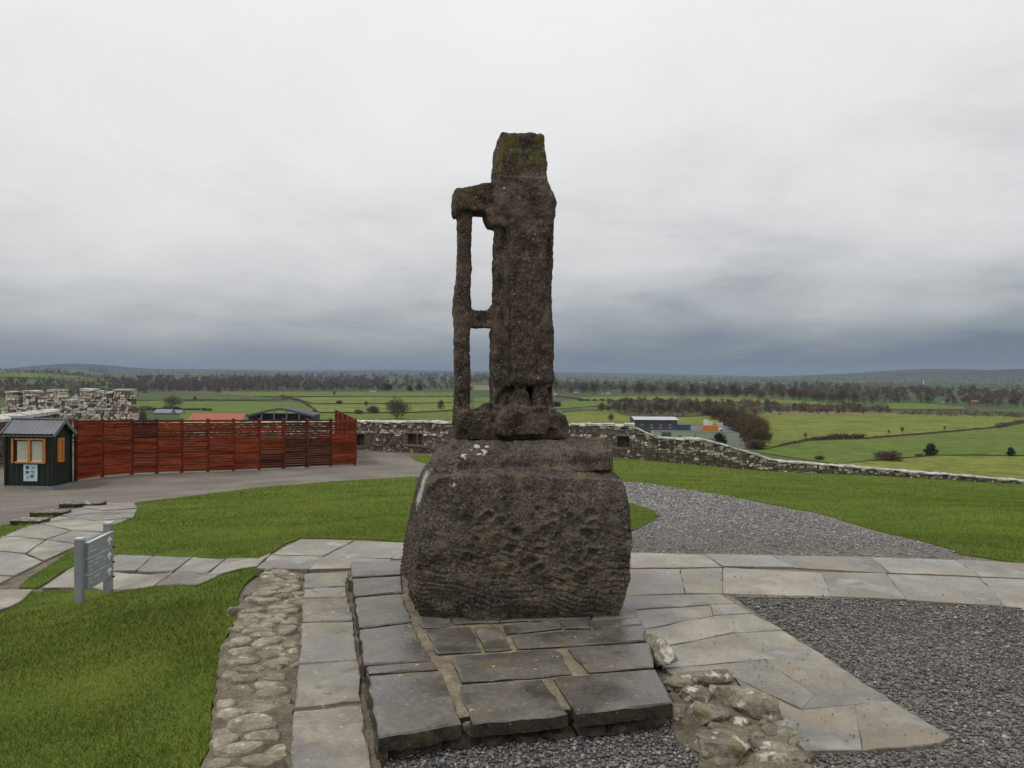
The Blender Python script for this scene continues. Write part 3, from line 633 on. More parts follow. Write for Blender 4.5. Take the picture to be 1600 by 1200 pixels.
hedge([(985, 654), (1040, 653), (1110, 651)], 5, 'dark scrub line behind the warehouse roof')
hedge([(868, 620), (890, 622), (912, 625)], 4, 'hedge slanting down beside the cross shaft')
hedge([(740, 630), (800, 629)], 3, 'hedge seen through the lower opening of the cross')
hedge([(700, 641), (800, 641)], 2, 'thin hedge seen low between cross post and shaft')
# woods: masses no one could count
def wood(boxes, label, count, col=(.060, .046, .038), hpx=(8, 14), name='wood', tri=26):
    Vs, Cs = [], []
    for poly, n in boxes:
        xs = [p[0] for p in poly]; ys = [p[1] for p in poly]; A = np.array(poly); k = 0
        while k < n:
            q = np.array([[random.uniform(min(xs), max(xs)), random.uniform(min(ys), max(ys))]])
            if not inpoly(q, A)[0]: continue
            k += 1; p = on_land(*q[0]); s = p.y / FPX; h = random.uniform(*hpx) * s; rx = h * random.uniform(.3, .55)
            V, F = twig_cloud(int(tri * 1.7), rx, h * .5, h * .46, h * .24, h * .05, random.randrange(10 ** 6), lobes=7, up=.9)
            V[:, 2] = np.maximum(V[:, 2], -.2 * h)
            Vs.append(V + np.array(p)); g = random.uniform(.7, 1.3); w_ = random.uniform(-.12, .12); Cs.append(np.tile(np.array([1.8 * col[0] * g * (1 + w_), 1.75 * col[1] * g, 1.6 * col[2] * g * (1 - w_)]), (len(V), 1)))
    V = np.concatenate(Vs); o = mesh(name, V, np.arange(len(V)).reshape(-1, 3), MT['wood'], cols=np.concatenate(Cs), origin=(0, 0, 0)); tag(o, label, 'wood', kind='stuff')
wood([([(160, 600), (260, 596), (440, 597), (560, 600), (600, 602), (600, 611), (400, 613), (215, 613)], 620)], 'long brown leafless wood across the middle of the plain', 0, (.062, .048, .042), (9, 15), tri=34)
wood([([(420, 590), (720, 588), (720, 599), (600, 603), (420, 597)], 260), ([(590, 602), (720, 600), (720, 611), (620, 611)], 110)], 'grey brown woods behind the pastures left of the cross', 0, (.060, .052, .045), (6, 11))
wood([([(715, 592), (870, 592), (870, 603), (715, 602)], 130), ([(865, 604), (1060, 604), (1060, 616), (865, 613)], 240), ([(1060, 606), (1330, 606), (1330, 626), (1200, 620), (1060, 618)], 300)], 'band of bare woods behind the far cottages', 0, (.064, .052, .043), (7, 14))
wood([([(1300, 612), (1400, 612), (1620, 620), (1620, 640), (1500, 634), (1390, 630), (1340, 634)], 240)], 'bare woods beyond the right pastures', 0, (.066, .05, .042), (8, 18), tri=40)
wood([([(1195, 640), (1330, 638), (1405, 646), (1330, 647), (1200, 646)], 150), ([(1060, 630), (1200, 634), (1240, 642), (1180, 648), (1080, 644)], 150), ([(945, 634), (975, 628), (1060, 632), (1110, 640), (1110, 649), (985, 651)], 170)], 'brown scrub thicket above the big pasture', 0, (.075, .054, .037), (7, 14), tri=40)
wood([([(1405, 645), (1620, 651), (1620, 655), (1405, 649)], 120)], 'thin scrub along the upper edge of the pasture', 0, (.08, .066, .042), (5, 9))
wood([([(-20, 596), (170, 603), (240, 612), (210, 625), (-20, 625)], 300)], 'dark woods behind the old battlement', 0, (.060, .048, .038), (7, 13))
wood([([(136, 577), (165, 577), (172, 586), (140, 584)], 60), ([(-20, 578.5), (90, 577.5), (140, 588), (90, 586), (-20, 582)], 80)], 'dark spinney on the left hill', 0, (.035, .032, .03), (3, 6))
wood([([(0, 584), (200, 588), (400, 585), (720, 586), (720, 596), (420, 592), (180, 596), (0, 592)], 420), ([(865, 587), (1600, 593), (1600, 613), (1300, 608), (865, 604)], 1900), ([(160, 582), (870, 586), (870, 592), (160, 588)], 760)], 'far hedgerow trees scattered over the plain', 0, (.042, .048, .04), (2.2, 4.5), tri=16)
# ------------------------------------------------------------------ stone walls
def stone_cols(n, lich):
    c = np.array([random.choice(((.15, .125, .105), (.11, .092, .08), (.19, .165, .14), (.085, .07, .06), (.165, .135, .10))) for _ in range(n)]) * np.random.uniform(.75, 1.3, (n, 1))
    l = np.random.random(n) < lich
    c[l] = np.array([.46, .45, .40]) * np.random.uniform(.7, 1.2, (l.sum(), 1)); return c
def stonework(mb, a, b, z0f, z1f, th, ch=.11, lmin=.08, lmax=.3, lich=lambda z, zt: .12, holes=(), back=True):
    """courses of rough blocks from a to b (xy), bottom z0f(s), top z1f(s)"""
    a = Vector(a); b = Vector(b); L_ = (b - a).length; u = (b - a) / L_; nrm = Vector((u.y, -u.x)); U = Vector((u.x, u.y, 0)); Nn = Vector((nrm.x, nrm.y, 0))
    zlo = min(z0f(0), z0f(L_), z0f(L_ / 2)); zhi = max(z1f(0), z1f(L_), z1f(L_ / 2))
    z = zlo
    while z < zhi:
        h = ch * random.uniform(.7, 1.4); s = -random.uniform(0, .2)
        while s < L_:
            l = random.uniform(lmin, lmax); sm = min(max(s + l / 2, 0), L_); zt = z1f(sm)
            if z + h * .35 < zt and z + h > z0f(sm) - .1 and not any(h0 - l * .3 < sm < h1 + l * .3 and z + h > q0 and z < q1 for h0, h1, q0, q1 in holes):
                s0, s1 = max(s, 0), min(s + l - .015, L_)
                if s1 - s0 > .05:
                    hh = min(h, zt - z) / 2
                    c = Vector((a.x, a.y, 0)) + U * ((s0 + s1) / 2); c.z = z + hh
                    pr = random.uniform(-.03, .045); c.z += random.uniform(-.02, .02)
                    mb.box(c, ((s1 - s0) / 2 - .012, th / 2 + pr, hh - .012), (U, Nn, Vector((0, 0, 1))), col=stone_cols(1, lich(c.z, zt))[0], jit=.022)
            s += l
        z += h
def wall_run(name, pts, label, zb=.35, th=.55, lich=None, coping=True, ch=.11, holes={}, cop_h=.11, cop_len=(.3, .65)):
    """pts: list of (x, y, ztop)"""
    mid = pts[len(pts) // 2]; t = thing(name, label, 'wall', (mid[0], mid[1], T1(mid[0], mid[1]) - zb))
    core = MB(); st = MB()
    for k, (p, q) in enumerate(zip(pts[:-1], pts[1:])):
        a = Vector(p[:2]); b = Vector(q[:2]); L_ = (b - a).length; u = (b - a) / L_; U = Vector((u.x, u.y, 0)); Nn = Vector((u.y, -u.x, 0))
        ga, gb = T1(*p[:2]) - zb, T1(*q[:2]) - zb
        z0 = lambda s, ga=ga, gb=gb, L_=L_: ga + (gb - ga) * s / L_
        z1 = lambda s, p=p, q=q, L_=L_: p[2] + (q[2] - p[2]) * s / L_
        hs = holes.get(k, ())
        stonework(st, a, b, z0, z1, th, ch=ch, lich=lich or (lambda z, zt: .42 if zt - z < .22 else (.75 if .40 < zt - z < .62 else .06)), holes=[(h[0], h[1], h[2], h[3]) for h in hs])
        def corebox(s0, s1, za, zb_, zc_, zd, y0=-th / 2 + .03, y1=th / 2 - .03):
            V = []
            for s, lo, hi in ((s0, za, zb_), (s1, zc_, zd)):
                for yy in (y0, y1):
                    for z in (lo, hi):
                        v = Vector((a.x, a.y, 0)) + U * s + Nn * yy; v.z = z; V.append(v)
            core.add(V, [(0, 1, 3, 2), (4, 6, 7, 5), (0, 4, 5, 1), (2, 3, 7, 6), (1, 5, 7, 3), (0, 2, 6, 4)])
        s = 0
        for h in sorted(hs):
            corebox(s, h[0], z0(s), z1(s) - .02, z0(h[0]), z1(h[0]) - .02)
            corebox(h[0], h[1], z0(h[0]), h[2], z0(h[1]), h[2]); corebox(h[0], h[1], h[3], z1(h[0]) - .02, h[3], z1(h[1]) - .02)
            # splayed embrasure: back leaf with an open slit off its left side
            sl = h[0] + (h[1] - h[0]) * h[4]
            corebox(h[0], sl - .045, h[2], h[3], h[2], h[3], -th / 2 + .031, -th / 2 + .13); corebox(sl + .045, h[1], h[2], h[3], h[2], h[3], -th / 2 + .031, -th / 2 + .13)
            for za, zb_ in ((h[2] - .12, h[2]), (h[3], h[3] + .13)):   # lintel and sill
                c = Vector((a.x, a.y, 0)) + U * ((h[0] + h[1]) / 2); c.z = (za + zb_) / 2
                st.box(c, ((h[1] - h[0]) / 2 + .12, th / 2 + .035, .055), (U, Nn, Vector((0, 0, 1))), col=(.14, .12, .1), jit=.015)
            s = h[1]
        corebox(s, L_, z0(s), z1(s) - .02, z0(L_), z1(L_) - .02)
        if coping:
            s = 0
            while s < L_ - .02:
                l = min(random.uniform(*cop_len), L_ - s)
                if L_ - s - l < .2: l = L_ - s
                m2 = MB(); sl_ = (z1(L_) - z1(0)) / L_; UU = Vector((u.x, u.y, sl_)).normalized(); WW = Nn.cross(UU)
                if WW.z < 0: WW = -WW
                c = Vector((a.x, a.y, 0)) + U * (s + l / 2); c.z = z1(s + l / 2) + cop_h / 2 + random.uniform(-.015, .03)
                hw = th / 2 + .05
                V = []
                for i in (-1, 1):
                    for (y, z) in ((-hw, -cop_h / 2), (hw, -cop_h / 2), (hw, cop_h * .15), (hw * .45, cop_h / 2), (-hw * .45, cop_h / 2), (-hw, cop_h * .15)):
                        V.append(c + UU * (i * (l / 2 - .012)) + Nn * (y + random.uniform(-.02, .02)) + WW * (z + random.uniform(-.03, .03)))
                m2.add(V, [(0, 1, 2, 3, 4, 5)[::-1], (6, 7, 8, 9, 10, 11)] + [(i, (i + 1) % 6, 6 + (i + 1) % 6, 6 + i) for i in range(6)])
                m2.build('coping_stone', MT['coping'], t); s += l
    core.build('core', MT['wallcore'], t); o = st.build('stonework', MT['wallstone'], t); o['kind'] = 'stuff'
    return t
def wp(px, py, d): v = at(px, py, d); return (v.x, v.y, v.z)
CH = .15
def top(px, py, d): v = at(px, py, d); return (v.x, v.y, v.z - CH)
B0 = top(520, 655.5, 46); B1 = top(556, 655.6, 45); B2 = top(720, 657, 42.5); B3 = top(880, 660, 41); B4 = top(992, 661, 40.4)
def sx(pa, pb, px):   # distance along a run at which a picture column crosses it
    best = 0; bd = 1e9
    for i in range(400):
        t = i / 399; x = pa[0] + (pb[0] - pa[0]) * t; y = pa[1] + (pb[1] - pa[1]) * t; pp = 800 + FPX * x / y
        if abs(pp - px) < bd: bd = abs(pp - px); best = t
    return best * (Vector(pb[:2]) - Vector(pa[:2])).length
h1 = (sx(B1, B2, 557), sx(B1, B2, 577)); h2 = (sx(B1, B2, 641), sx(B1, B2, 664)); h3 = (sx(B3, B4, 966), sx(B3, B4, 984))
zt = lambda py, d: at(650, py, d).z
wall_run('back_wall', [top(215, 660, 51), top(400, 658, 48.5), B0, B1, B2, B3, B4], 'level stone wall with dark loopholes behind the drive and boulder',
    holes={3: [(h1[0], h1[1], zt(697, 44.6), zt(679, 44.6), .55), (h2[0], h2[1], zt(694, 43.5), zt(677.5, 43.5), .38)], 5: [(h3[0], h3[1], zt(695, 40.6), zt(678.5, 40.6), -.5)]})
W = [B4, top(1024, 680, 40.6), top(1052, 682.5, 40.9), top(1090, 682.5, 41.2), top(1120, 690, 41.5), top(1162, 702, 42), top(1210, 716.5, 42.6), top(1290, 723.5, 43.4), top(1400, 732, 44.5), top(1500, 740, 45.6), top(1600, 748.5, 46.8), top(1720, 758, 48.2)]
wall_run('slope_wall', [(B4[0] - .25, B4[1] + .02, B4[2] - .02)] + W[1:], 'long stone wall stepping down the slope at right with pale coping', zb=.5)
# left parapet and battlement
wall_run('parapet_wall', [top(-60, 662, 29), top(0, 651.5, 31.5), top(40, 646, 34), top(78, 641.5, 37)], 'dark stone parapet with sloping pale coping behind the green hut', cop_h=.2, cop_len=(.5, 1.0), lich=lambda z, zt: .06, th=.8)
def battlement():
    d = 47; t = thing('battlement', 'old crenellated stone wall whitened by lichen, beyond the hut', 'wall', Vector((at(110, 650, d).x, d, T1(at(110, 650, d).x, d) - .5)))
    st = MB(); core = MB(); lic = lambda z, zt: .78 if zt - z < .9 else (.48 if zt - z < 1.6 else .2)
    A, B_ = at(8, 645, d), at(212, 645, d)
    def block(x0, x1, ytop, name='merlon', dd=0, ybot=660):
        a = at(x0, ytop, d + dd); b = at(x1, ytop, d + dd); zb_ = at(x0, ybot, d + dd).z
        m = MB(); stonework(m, a.xy, b.xy, lambda s: zb_, lambda s: a.z, .7, ch=.15, lmin=.1, lmax=.34, lich=lic)
        o = m.build(name, MT['wallstone'], t); o['kind'] = 'stuff'
        mm = MB(); mm.box(((a.x + b.x) / 2, d + dd, (a.z + zb_) / 2 - .02), ((b.x - a.x) / 2 - .02, .3, (a.z - zb_) / 2)); mm.build('merlon_core', MT['wallcore'], o)
        # pale lichened cap
        cm = MB(); cm.box(((a.x + b.x) / 2, d + dd, a.z + .05), ((b.x - a.x) / 2 + .01, .37, .06), jit=.04); cm.build('cap_stone', MT['coping'], o)
    a, b = at(8, 636, d), at(212, 636, d)
    g = T1(a.x, d) - .6; a2 = at(8, 637, d)
    stonework(st, a.xy, b.xy, lambda s: g, lambda s: a.z, .75, ch=.15, lmin=.1, lmax=.34, lich=lic)
    core.box(((a.x + b.x) / 2, d, (a.z + g) / 2 - .05), ((b.x - a.x) / 2 - .03, .31, (a.z - g) / 2)); core.build('core', MT['wallcore'], t)
    o = st.build('stonework', MT['wallstone'], t); o['kind'] = 'stuff'
    for x0, x1, yt, dd in ((14, 35, 614, 0), (41, 62, 613, .03), (64, 80, 622, 0), (79, 101, 611.5, .02), (92, 102, 626, .05), (106, 118, 627, .02), (130, 151, 610, 0), (151.5, 172, 613.5, .04), (173, 181, 615, 0), (181, 210, 611, .02)):
        block(x0, x1, yt, dd=dd, ybot=638)
    return t
battlement()
def turret():
    d = 62; p = at(119, 640, d); t = thing('turret', 'grey pyramid slate roof peeping through the battlement gap', 'turret', (p.x, d, p.z - 6))
    ap = at(119, 615, d); e = at(119, 637, d).z; hw = 15 * d / FPX
    mb = MB(); mb.box((p.x, d, (e + p.z - 6) / 2), (hw * .9, hw * .9, (e - p.z + 6) / 2)); mb.build('wall', MT['wallcore'], t)
    n = 9; rf = MB()
    for k in range(n):
        f0, f1 = k / n, (k + 1) / n; h0 = hw * (1 - f0) * 1.06; h1_ = hw * (1 - f1) * .98; z0 = e + (ap.z - e) * f0; z1 = e + (ap.z - e) * f1
        V = [(p.x + i * h0, d + j * h0, z0) for i, j in ((-1, -1), (1, -1), (1, 1), (-1, 1))] + [(p.x + i * h1_, d + j * h1_, z1) for i, j in ((-1, -1), (1, -1), (1, 1), (-1, 1))]
        rf.add(V, [(0, 1, 5, 4), (1, 2, 6, 5), (2, 3, 7, 6), (3, 0, 4, 7), (3, 2, 1, 0)])
    rf.build('roof', MT['hutroof'], t)
turret()
# ------------------------------------------------------------------ red slatted fence
def fence():
    xs = [110, 119, 160, 206, 245, 284, 325, 365, 405, 443, 480, 517, 555]
    dep = lambda px: np.interp(px, [110, 340, 555], [27.3, 31, 35])
    tops = lambda px: np.interp(px, [110, 300, 517, 555], [656.5, 655.8, 655, 655.5])
    b0 = at(330, 737, dep(330)); t = thing('red_fence', 'tall red stained slatted timber fence beside the green hut', 'fence', (b0.x, b0.y, b0.z))
    def pt(px):
        d = dep(px); x = at(px, 700, d).x; return Vector((x, d, T1(x, d))), at(px, tops(px), d).z
    gaps = {4: .2, 5: .55, 6: .3, 7: .5, 8: .8, 9: 1.0, 10: 1.0, 11: .75}
    NS = 20
    for i, px in enumerate(xs):
        p, zt_ = pt(px); mb = MB(); mb.box((p.x, p.y - .015, (p.z + zt_) / 2 - .02), (.05 if i not in (9, 10) else .075, .05, (zt_ - p.z) / 2 + .06)); mb.build('post', MT['fencepost'], t)
    for i in range(1, len(xs) - 1):
        (p, za), (q, zb_) = pt(xs[i]), pt(xs[i + 1]); u = (q.xy - p.xy); L_ = u.length; u.normalize(); U = Vector((u.x, u.y, 0)); Nn = Vector((u.y, -u.x, 0))
        for k in range(NS):
            f = (k + .5) / NS; up = k > NS * .55
            cz_ = p.z + .05 + (za - p.z - .05) * f, q.z + .05 + (zb_ - q.z - .05) * f
            hh = (za - p.z) / NS / 2
            g = gaps.get(i, .06); th = hh * (1 - .04 - (.36 * g if up else .06 * g * random.random()) - random.uniform(0, .05))
            c = (p + q) / 2; c.z = sum(cz_) / 2
            UU = Vector((q.x - p.x, q.y - p.y, cz_[1] - cz_[0])).normalized()
            mb = MB(); mb.box(c + Nn * (.052 + random.uniform(-.004, .004)), (L_ / 2 - .025, .012, th), (UU, Nn, Vector((0, 0, 1))), jit=.002); mb.build('slat', MT['fencedark'] if i in (9, 10) or (i == 3 and k > 12) or (i == 8 and k < 6) else MT['fence'], t)
    # return running back from the corner
    p, za = pt(555); e = at(525, 641, 43.5); u = Vector((e.x - p.x, e.y - p.y)); L_ = u.length; u.normalize(); U = Vector((u.x, u.y, 0)); Nn = Vector((u.y, -u.x, 0))
    za = at(554, 655, p.y).z
    for k in range(4):
        s = L_ * (k + 1) / 4; c = p + U * s; g = T1(c.x, c.y); mb = MB(); mb.box((c.x, c.y, (g + za) / 2), (.05, .05, (za - g) / 2 - .02)); mb.build('post', MT['fencepost'], t)
    for k in range(18):
        z = za - .06 - k * .1; mb = MB(); mb.box(p + U * (L_ / 2) + Nn * .062 + Vector((0, 0, z - p.z)), (L_ / 2, .012, .046), (U, Nn, Vector((0, 0, 1)))); mb.build('slat', MT['fence'], t)
    # cap rail, gate latch
    return t
fence()
# ------------------------------------------------------------------ green kiosk hut
def hut():
    c = at(82, 766, 26); c.z = T1(c.x, c.y); fl = at(9, 766, 26.1); br = at(110, 757, 27.35)
    ux = (Vector((fl.x, fl.y, 0)) - Vector((c.x, c.y, 0))); Wd = ux.length; ux.normalize(); uy = Vector((-ux.y, ux.x, 0)); 
    if uy.y < 0: uy = -uy
    D = .98; base = c.z - .05; ze = at(82, 677, 26).z; zr = at(82, 656, 26.7).z + .02; zp = at(82, 760, 26).z
    O = Vector((c.x, c.y, 0)) + ux * (Wd / 2) + uy * (D / 2)
    t = thing('kiosk', 'small dark green timber hut with orange window frame and poster', 'hut', (O.x, O.y, base))
    ax = (ux, uy, Vector((0, 0, 1)))
    P = lambda a, b, z: O + ux * a + uy * b + Vector((0, 0, z))
    w2, d2 = Wd / 2, D / 2
    # body with gables (ridge parallel to the front)
    mb = MB(); V = []
    for a in (-w2, w2):
        V += [P(a, -d2, zp), P(a, d2, zp), P(a, d2, ze), P(a, 0, zr - .06), P(a, -d2, ze)]
    mb.add(V, [(0, 1, 2, 3, 4), (9, 8, 7, 6, 5), (0, 4, 9, 5), (1, 6, 7, 2), (0, 5, 6, 1), (4, 3, 8, 9), (3, 2, 7, 8)]); body = mb.build('wall', MT['hutwall'], t)
    for a in np.linspace(-w2 + .1, w2 - .1, 9):   # vertical board joints
        m2 = MB(); m2.box(P(a, -d2 - .006, (ze + zp) / 2), (.012, .006, (ze - zp) / 2 - .02), ax); m2.build('cover_strip', MT['hutwall'], t)
    for a, b in ((-w2, -d2), (w2, -d2), (-w2, d2), (w2, d2)):
        m2 = MB(); m2.box(P(a, b, (ze + zp) / 2), (.035, .035, (ze - zp) / 2 - .01), ax); m2.build('corner_post', MT['black'], t)
    m2 = MB(); m2.box(P(0, 0, (zp + base) / 2), (w2 + .03, d2 + .03, (zp - base) / 2), ax); m2.build('plinth', MT['grey'], t)
    # tiled sheet roof: two waved slopes with stepped courses
    for sgn, nm in ((-1, 'roof'), (1, 'roof')):
        m3 = MB(); nu, nv = 60, 8; ov = .13; V = []; run = d2 + .12
        for j in range(nv + 1):
            for e_ in (0, 1):
                f = j / nv; b = sgn * run * f; z = zr - (zr - ze + .12 * (zr - ze) / d2) * f
                for i in range(nu + 1):
                    a = -w2 - ov + (Wd + 2 * ov) * i / nu
                    V.append(P(a, b, z + .014 * math.sin(i * math.pi * 2 / 5) + (.022 if e_ else 0) * (1 if j < nv else 0)))
        F = []
        for r_ in range(2 * (nv + 1) - 1):
            for i in range(nu):
                q = (r_ * (nu + 1) + i, r_ * (nu + 1) + i + 1, (r_ + 1) * (nu + 1) + i + 1, (r_ + 1) * (nu + 1) + i); F.append(q if sgn < 0 else q[::-1])
        m3.add(V, F); m3.build(nm, MT['hutroof'], t)
    m2 = MB(); m2.box(P(0, 0, zr + .03), (w2 + .14, .05, .02), ax); m2.build('ridge_cap', MT['hutroof'], t)
    m2 = MB(); m2.box(P(0, -d2 - .09, ze - .07), (w2 + .13, .02, .05), ax); m2.build('fascia', MT['black'], t)
    for a in (-w2 - .12, w2 + .12):
        m2 = MB()
        for sgn in (-1, 1):
            s0 = P(a, 0, zr - .03); s1 = P(a, sgn * (d2 + .12), ze - .09); dd = (s1 - s0).normalized(); m2.box((s0 + s1) / 2, ((s1 - s0).length / 2, .015, .055), (dd, ux, dd.cross(ux)))
        m2.build('bargeboard', MT['hutroof'], t)
    # front window: ux points left in the picture
    def A(px): return -w2 + Wd * (82 - px) / 73.0 if False else (Wd * (82 - px) / 73.0 - w2)
    zf = lambda py: at(46, py, 26).z
    x0, x1, z0, z1 = A(22), A(72), zf(724), zf(685)
    fr = blank('window', P((x0 + x1) / 2, -d2 - .03, z0) - t.location); fr.parent = t
    m2 = MB(); m2.box(P((x0 + x1) / 2, -d2 - .004, (z0 + z1) / 2), (abs(x1 - x0) / 2 - .02, .004, (z1 - z0) / 2 - .02), ax); m2.build('recess', MT['black'], fr)
    m2 = MB(); fw = .055
    for a in (x0 - fw / 2 * -1, x1 + fw / 2, ):
        m2.box(P(a, -d2 - .03, (z0 + z1) / 2), (fw / 2, .035, (z1 - z0) / 2), ax)
    m2.box(P((x0 + x1) / 2, -d2 - .028, (z0 + z1) / 2), (fw / 2 + .01, .033, (z1 - z0) / 2 - fw), ax)
    for z in (z0 + fw / 2, z1 - fw / 2): m2.box(P((x0 + x1) / 2, -d2 - .032, z), (abs(x1 - x0) / 2 - fw, .033, fw / 2), ax)
    m2.build('frame', MT['orange'], fr)
    for a, b in ((27.5, 44), (50, 67)):
        aa_, bb_ = A(a), A(b); m2 = MB(); m2.box(P((aa_ + bb_) / 2, -d2 - .014, (z0 + z1) / 2 - .01), (abs(aa_ - bb_) / 2, .004, (z1 - z0) / 2 - .085), ax); m2.build('blind', MT['blind'], fr)
        m2 = MB(); m2.box(P((aa_ + bb_) / 2, -d2 - .03, z0 + fw + .012), (abs(aa_ - bb_) / 2, .012, .01), ax); m2.build('sill_bead', MT['white'], fr)
    # poster with six little pictures
    x0, x1, z0, z1 = A(37.5), A(59), zf(752), zf(726)
    po = MB(); po.box(P((x0 + x1) / 2, -d2 - .016, (z0 + z1) / 2), (abs(x1 - x0) / 2, .006, (z1 - z0) / 2), ax); po = po.build('poster', MT['poster'], t)
    for i, (fx, fz, m) in enumerate(((.28, .82, 'postdark'), (.7, .82, 'postpale'), (.28, .53, 'postblue'), (.7, .53, 'postpale'), (.3, .22, 'postpale'), (.62, .3, 'postblue'), (.62, .58, 'postdark'))):
        q = MB(); q.box(P(x0 + (x1 - x0) * fx, -d2 - .024, z0 + (z1 - z0) * fz), (.055, .002, .05 if i < 6 else .012), ax); q.build('picture', MT[m], po)
    # side window
    s0, s1 = -d2 + .27, -d2 + .52
    fr2 = MB()
    zc0, zc1 = zf(722), zf(687)
    for b in (s0, s1): fr2.box(P(-w2 - .02, b, (zc0 + zc1) / 2), (.03, .03, (zc1 - zc0) / 2), ax)
    for z in (zc0, zc1): fr2.box(P(-w2 - .021, (s0 + s1) / 2, z), (.03, (s1 - s0) / 2 + .03, .03), ax)
    o = fr2.build('side_window', MT['orange'], t); q = MB(); q.box(P(-w2 - .006, (s0 + s1) / 2, (zc0 + zc1) / 2), (.006, (s1 - s0) / 2 - .03, (zc1 - zc0) / 2 - .03), ax); q.build('pane', MT['orange'], o)
hut()
# ------------------------------------------------------------------ signpost
def sign():
    a = at(124.5, 947, 7.2); b = at(169, 934, 7.6); ta = at(124, 843, 7.2).z; tb = at(170, 818.5, 7.6).z
    t = thing('signpost', 'low grey visitor sign with three arrowed boards between two posts', 'sign', (a.x, a.y, T1(a.x, a.y)))
    for p, z in ((a, ta), (b, tb)):
        g = T1(p.x, p.y); mb = MB(); mb.box((p.x, p.y, (g - .1 + z) / 2), (.032, .032, (z - g + .1) / 2)); po = mb.build('post', MT['signpost'], t)
        mb = MB(); mb.box((p.x, p.y, z + .008), (.036, .036, .008)); mb.build('post_cap', MT['signedge'], po)
    u = Vector((b.x - a.x, b.y - a.y, 0)); L_ = u.length; u.normalize(); n = Vector((u.y, -u.x, 0)); sl = (at(168, 829, 7.6).z - at(131, 850, 7.2).z) / L_
    UU = Vector((u.x, u.y, sl)); Zv = Vector((0, 0, 1))
    zs = [(850, 873.5), (875, 898), (900.5, 922)]
    for k, (y0, y1) in enumerate(zs):
        z1, z0 = at(131, y0, 7.24).z, at(131, y1, 7.24).z
        def Q(s, z, off): return Vector((a.x, a.y, 0)) + u * s + n * off + Vector((0, 0, z + sl * s))
        s0, s1 = .040, L_ + .005
        V = [Q(s, z, o_) for o_ in (-.028, .002) for s, z in ((s0, z0), (s1, z0), (s1, z1), (s0, z1))]
        mb = MB(); mb.add([v + n * .05 for v in V], [(0, 1, 2, 3), (7, 6, 5, 4), (0, 4, 5, 1), (1, 5, 6, 2), (2, 6, 7, 3), (3, 7, 4, 0)][::1]); bo = mb.build('board', MT['signboard'], t)
        f = .0545
        mb = MB(); V = [Q(s, z, o_) for o_ in (f - .034, f + .002) for s, z in ((s0, z1 + .001), (s1, z1 + .001), (s1, z1 + .008), (s0, z1 + .008))]
        mb.add(V, [(3, 2, 1, 0), (4, 5, 6, 7), (0, 1, 5, 4), (1, 2, 6, 5), (2, 3, 7, 6), (3, 0, 4, 7)]); mb.build('top_edge', MT['signedge'], bo)
        H = z1 - z0
        def flat(poly, name, m):
            V = [Q(s, z0 + z * H, f) for s, z in poly] + [Q(s, z0 + z * H, f + .0015) for s, z in poly]; k_ = len(poly)
            mb = MB(); mb.add(V, [tuple(range(k_, 2 * k_))] + [(i, (i + 1) % k_, k_ + (i + 1) % k_, k_ + i) for i in range(k_)]); return mb
        sa = L_ - .065
        arrow = [(sa - .011, .22), (sa + .011, .22), (sa + .011, .55), (sa + .036, .47), (sa + .036, .6), (sa, .84), (sa - .036, .6), (sa - .036, .47), (sa - .011, .55)]
        V1 = [Q(s, z0 + z * H, f + .0015) for s, z in arrow]; mb = MB(); mb.add(V1, [(0, 1, 2, 8), (2, 3, 4, 5), (2, 5, 8), (8, 5, 6, 7)]); mb.build('arrow', MT['white'], bo)
        # the lettering is too small to read in the picture: rows of letter-sized strokes
        mb = MB(); rows = {0: [(.70, [(.06, 3, .9)]), (.40, [(.06, 7, .8)])], 1: [(.78, [(.06, 3, .8), (.14, 8, .8), (.3, 5, .8)]), (.50, [(.06, 2, .8), (.12, 5, .8), (.26, 6, .8)]), (.22, [(.06, 3, .8)])], 2: [(.72, [(.06, 2, .8), (.12, 6, .8)]), (.42, [(.06, 3, .8)])]}[k]
        for zz, words in rows:
            for s_, nl, _ in words:
                for i in range(nl):
                    ss = s_ + i * .0135
                    if ss > sa - .06: break
                    hgt = random.choice((.12, .16, .12, .17)); st_ = random.random()
                    bars = [(ss, ss + .0035, zz - .06, zz - .06 + hgt), (ss + .007, ss + .0105, zz - .06, zz + .06)] + ([(ss, ss + .0105, zz + .03, zz + .06)] if st_ < .6 else [(ss, ss + .0105, zz - .06, zz - .03)])
                    for a0, a1, b0, b1 in bars: mb.add([Q(a0, z0 + b0 * H, f + .001), Q(a1, z0 + b0 * H, f + .001), Q(a1, z0 + b1 * H, f + .001), Q(a0, z0 + b1 * H, f + .001)], [(0, 1, 2, 3)])
        mb.build('lettering', MT['sign_text'], bo)
        mb = MB(); c = Q(L_ - .012, z0 - .004, f + .004); mb.tube(c, c + n * .012, .010, .010, 8); mb.build('clip', MT['black'], bo)
sign()
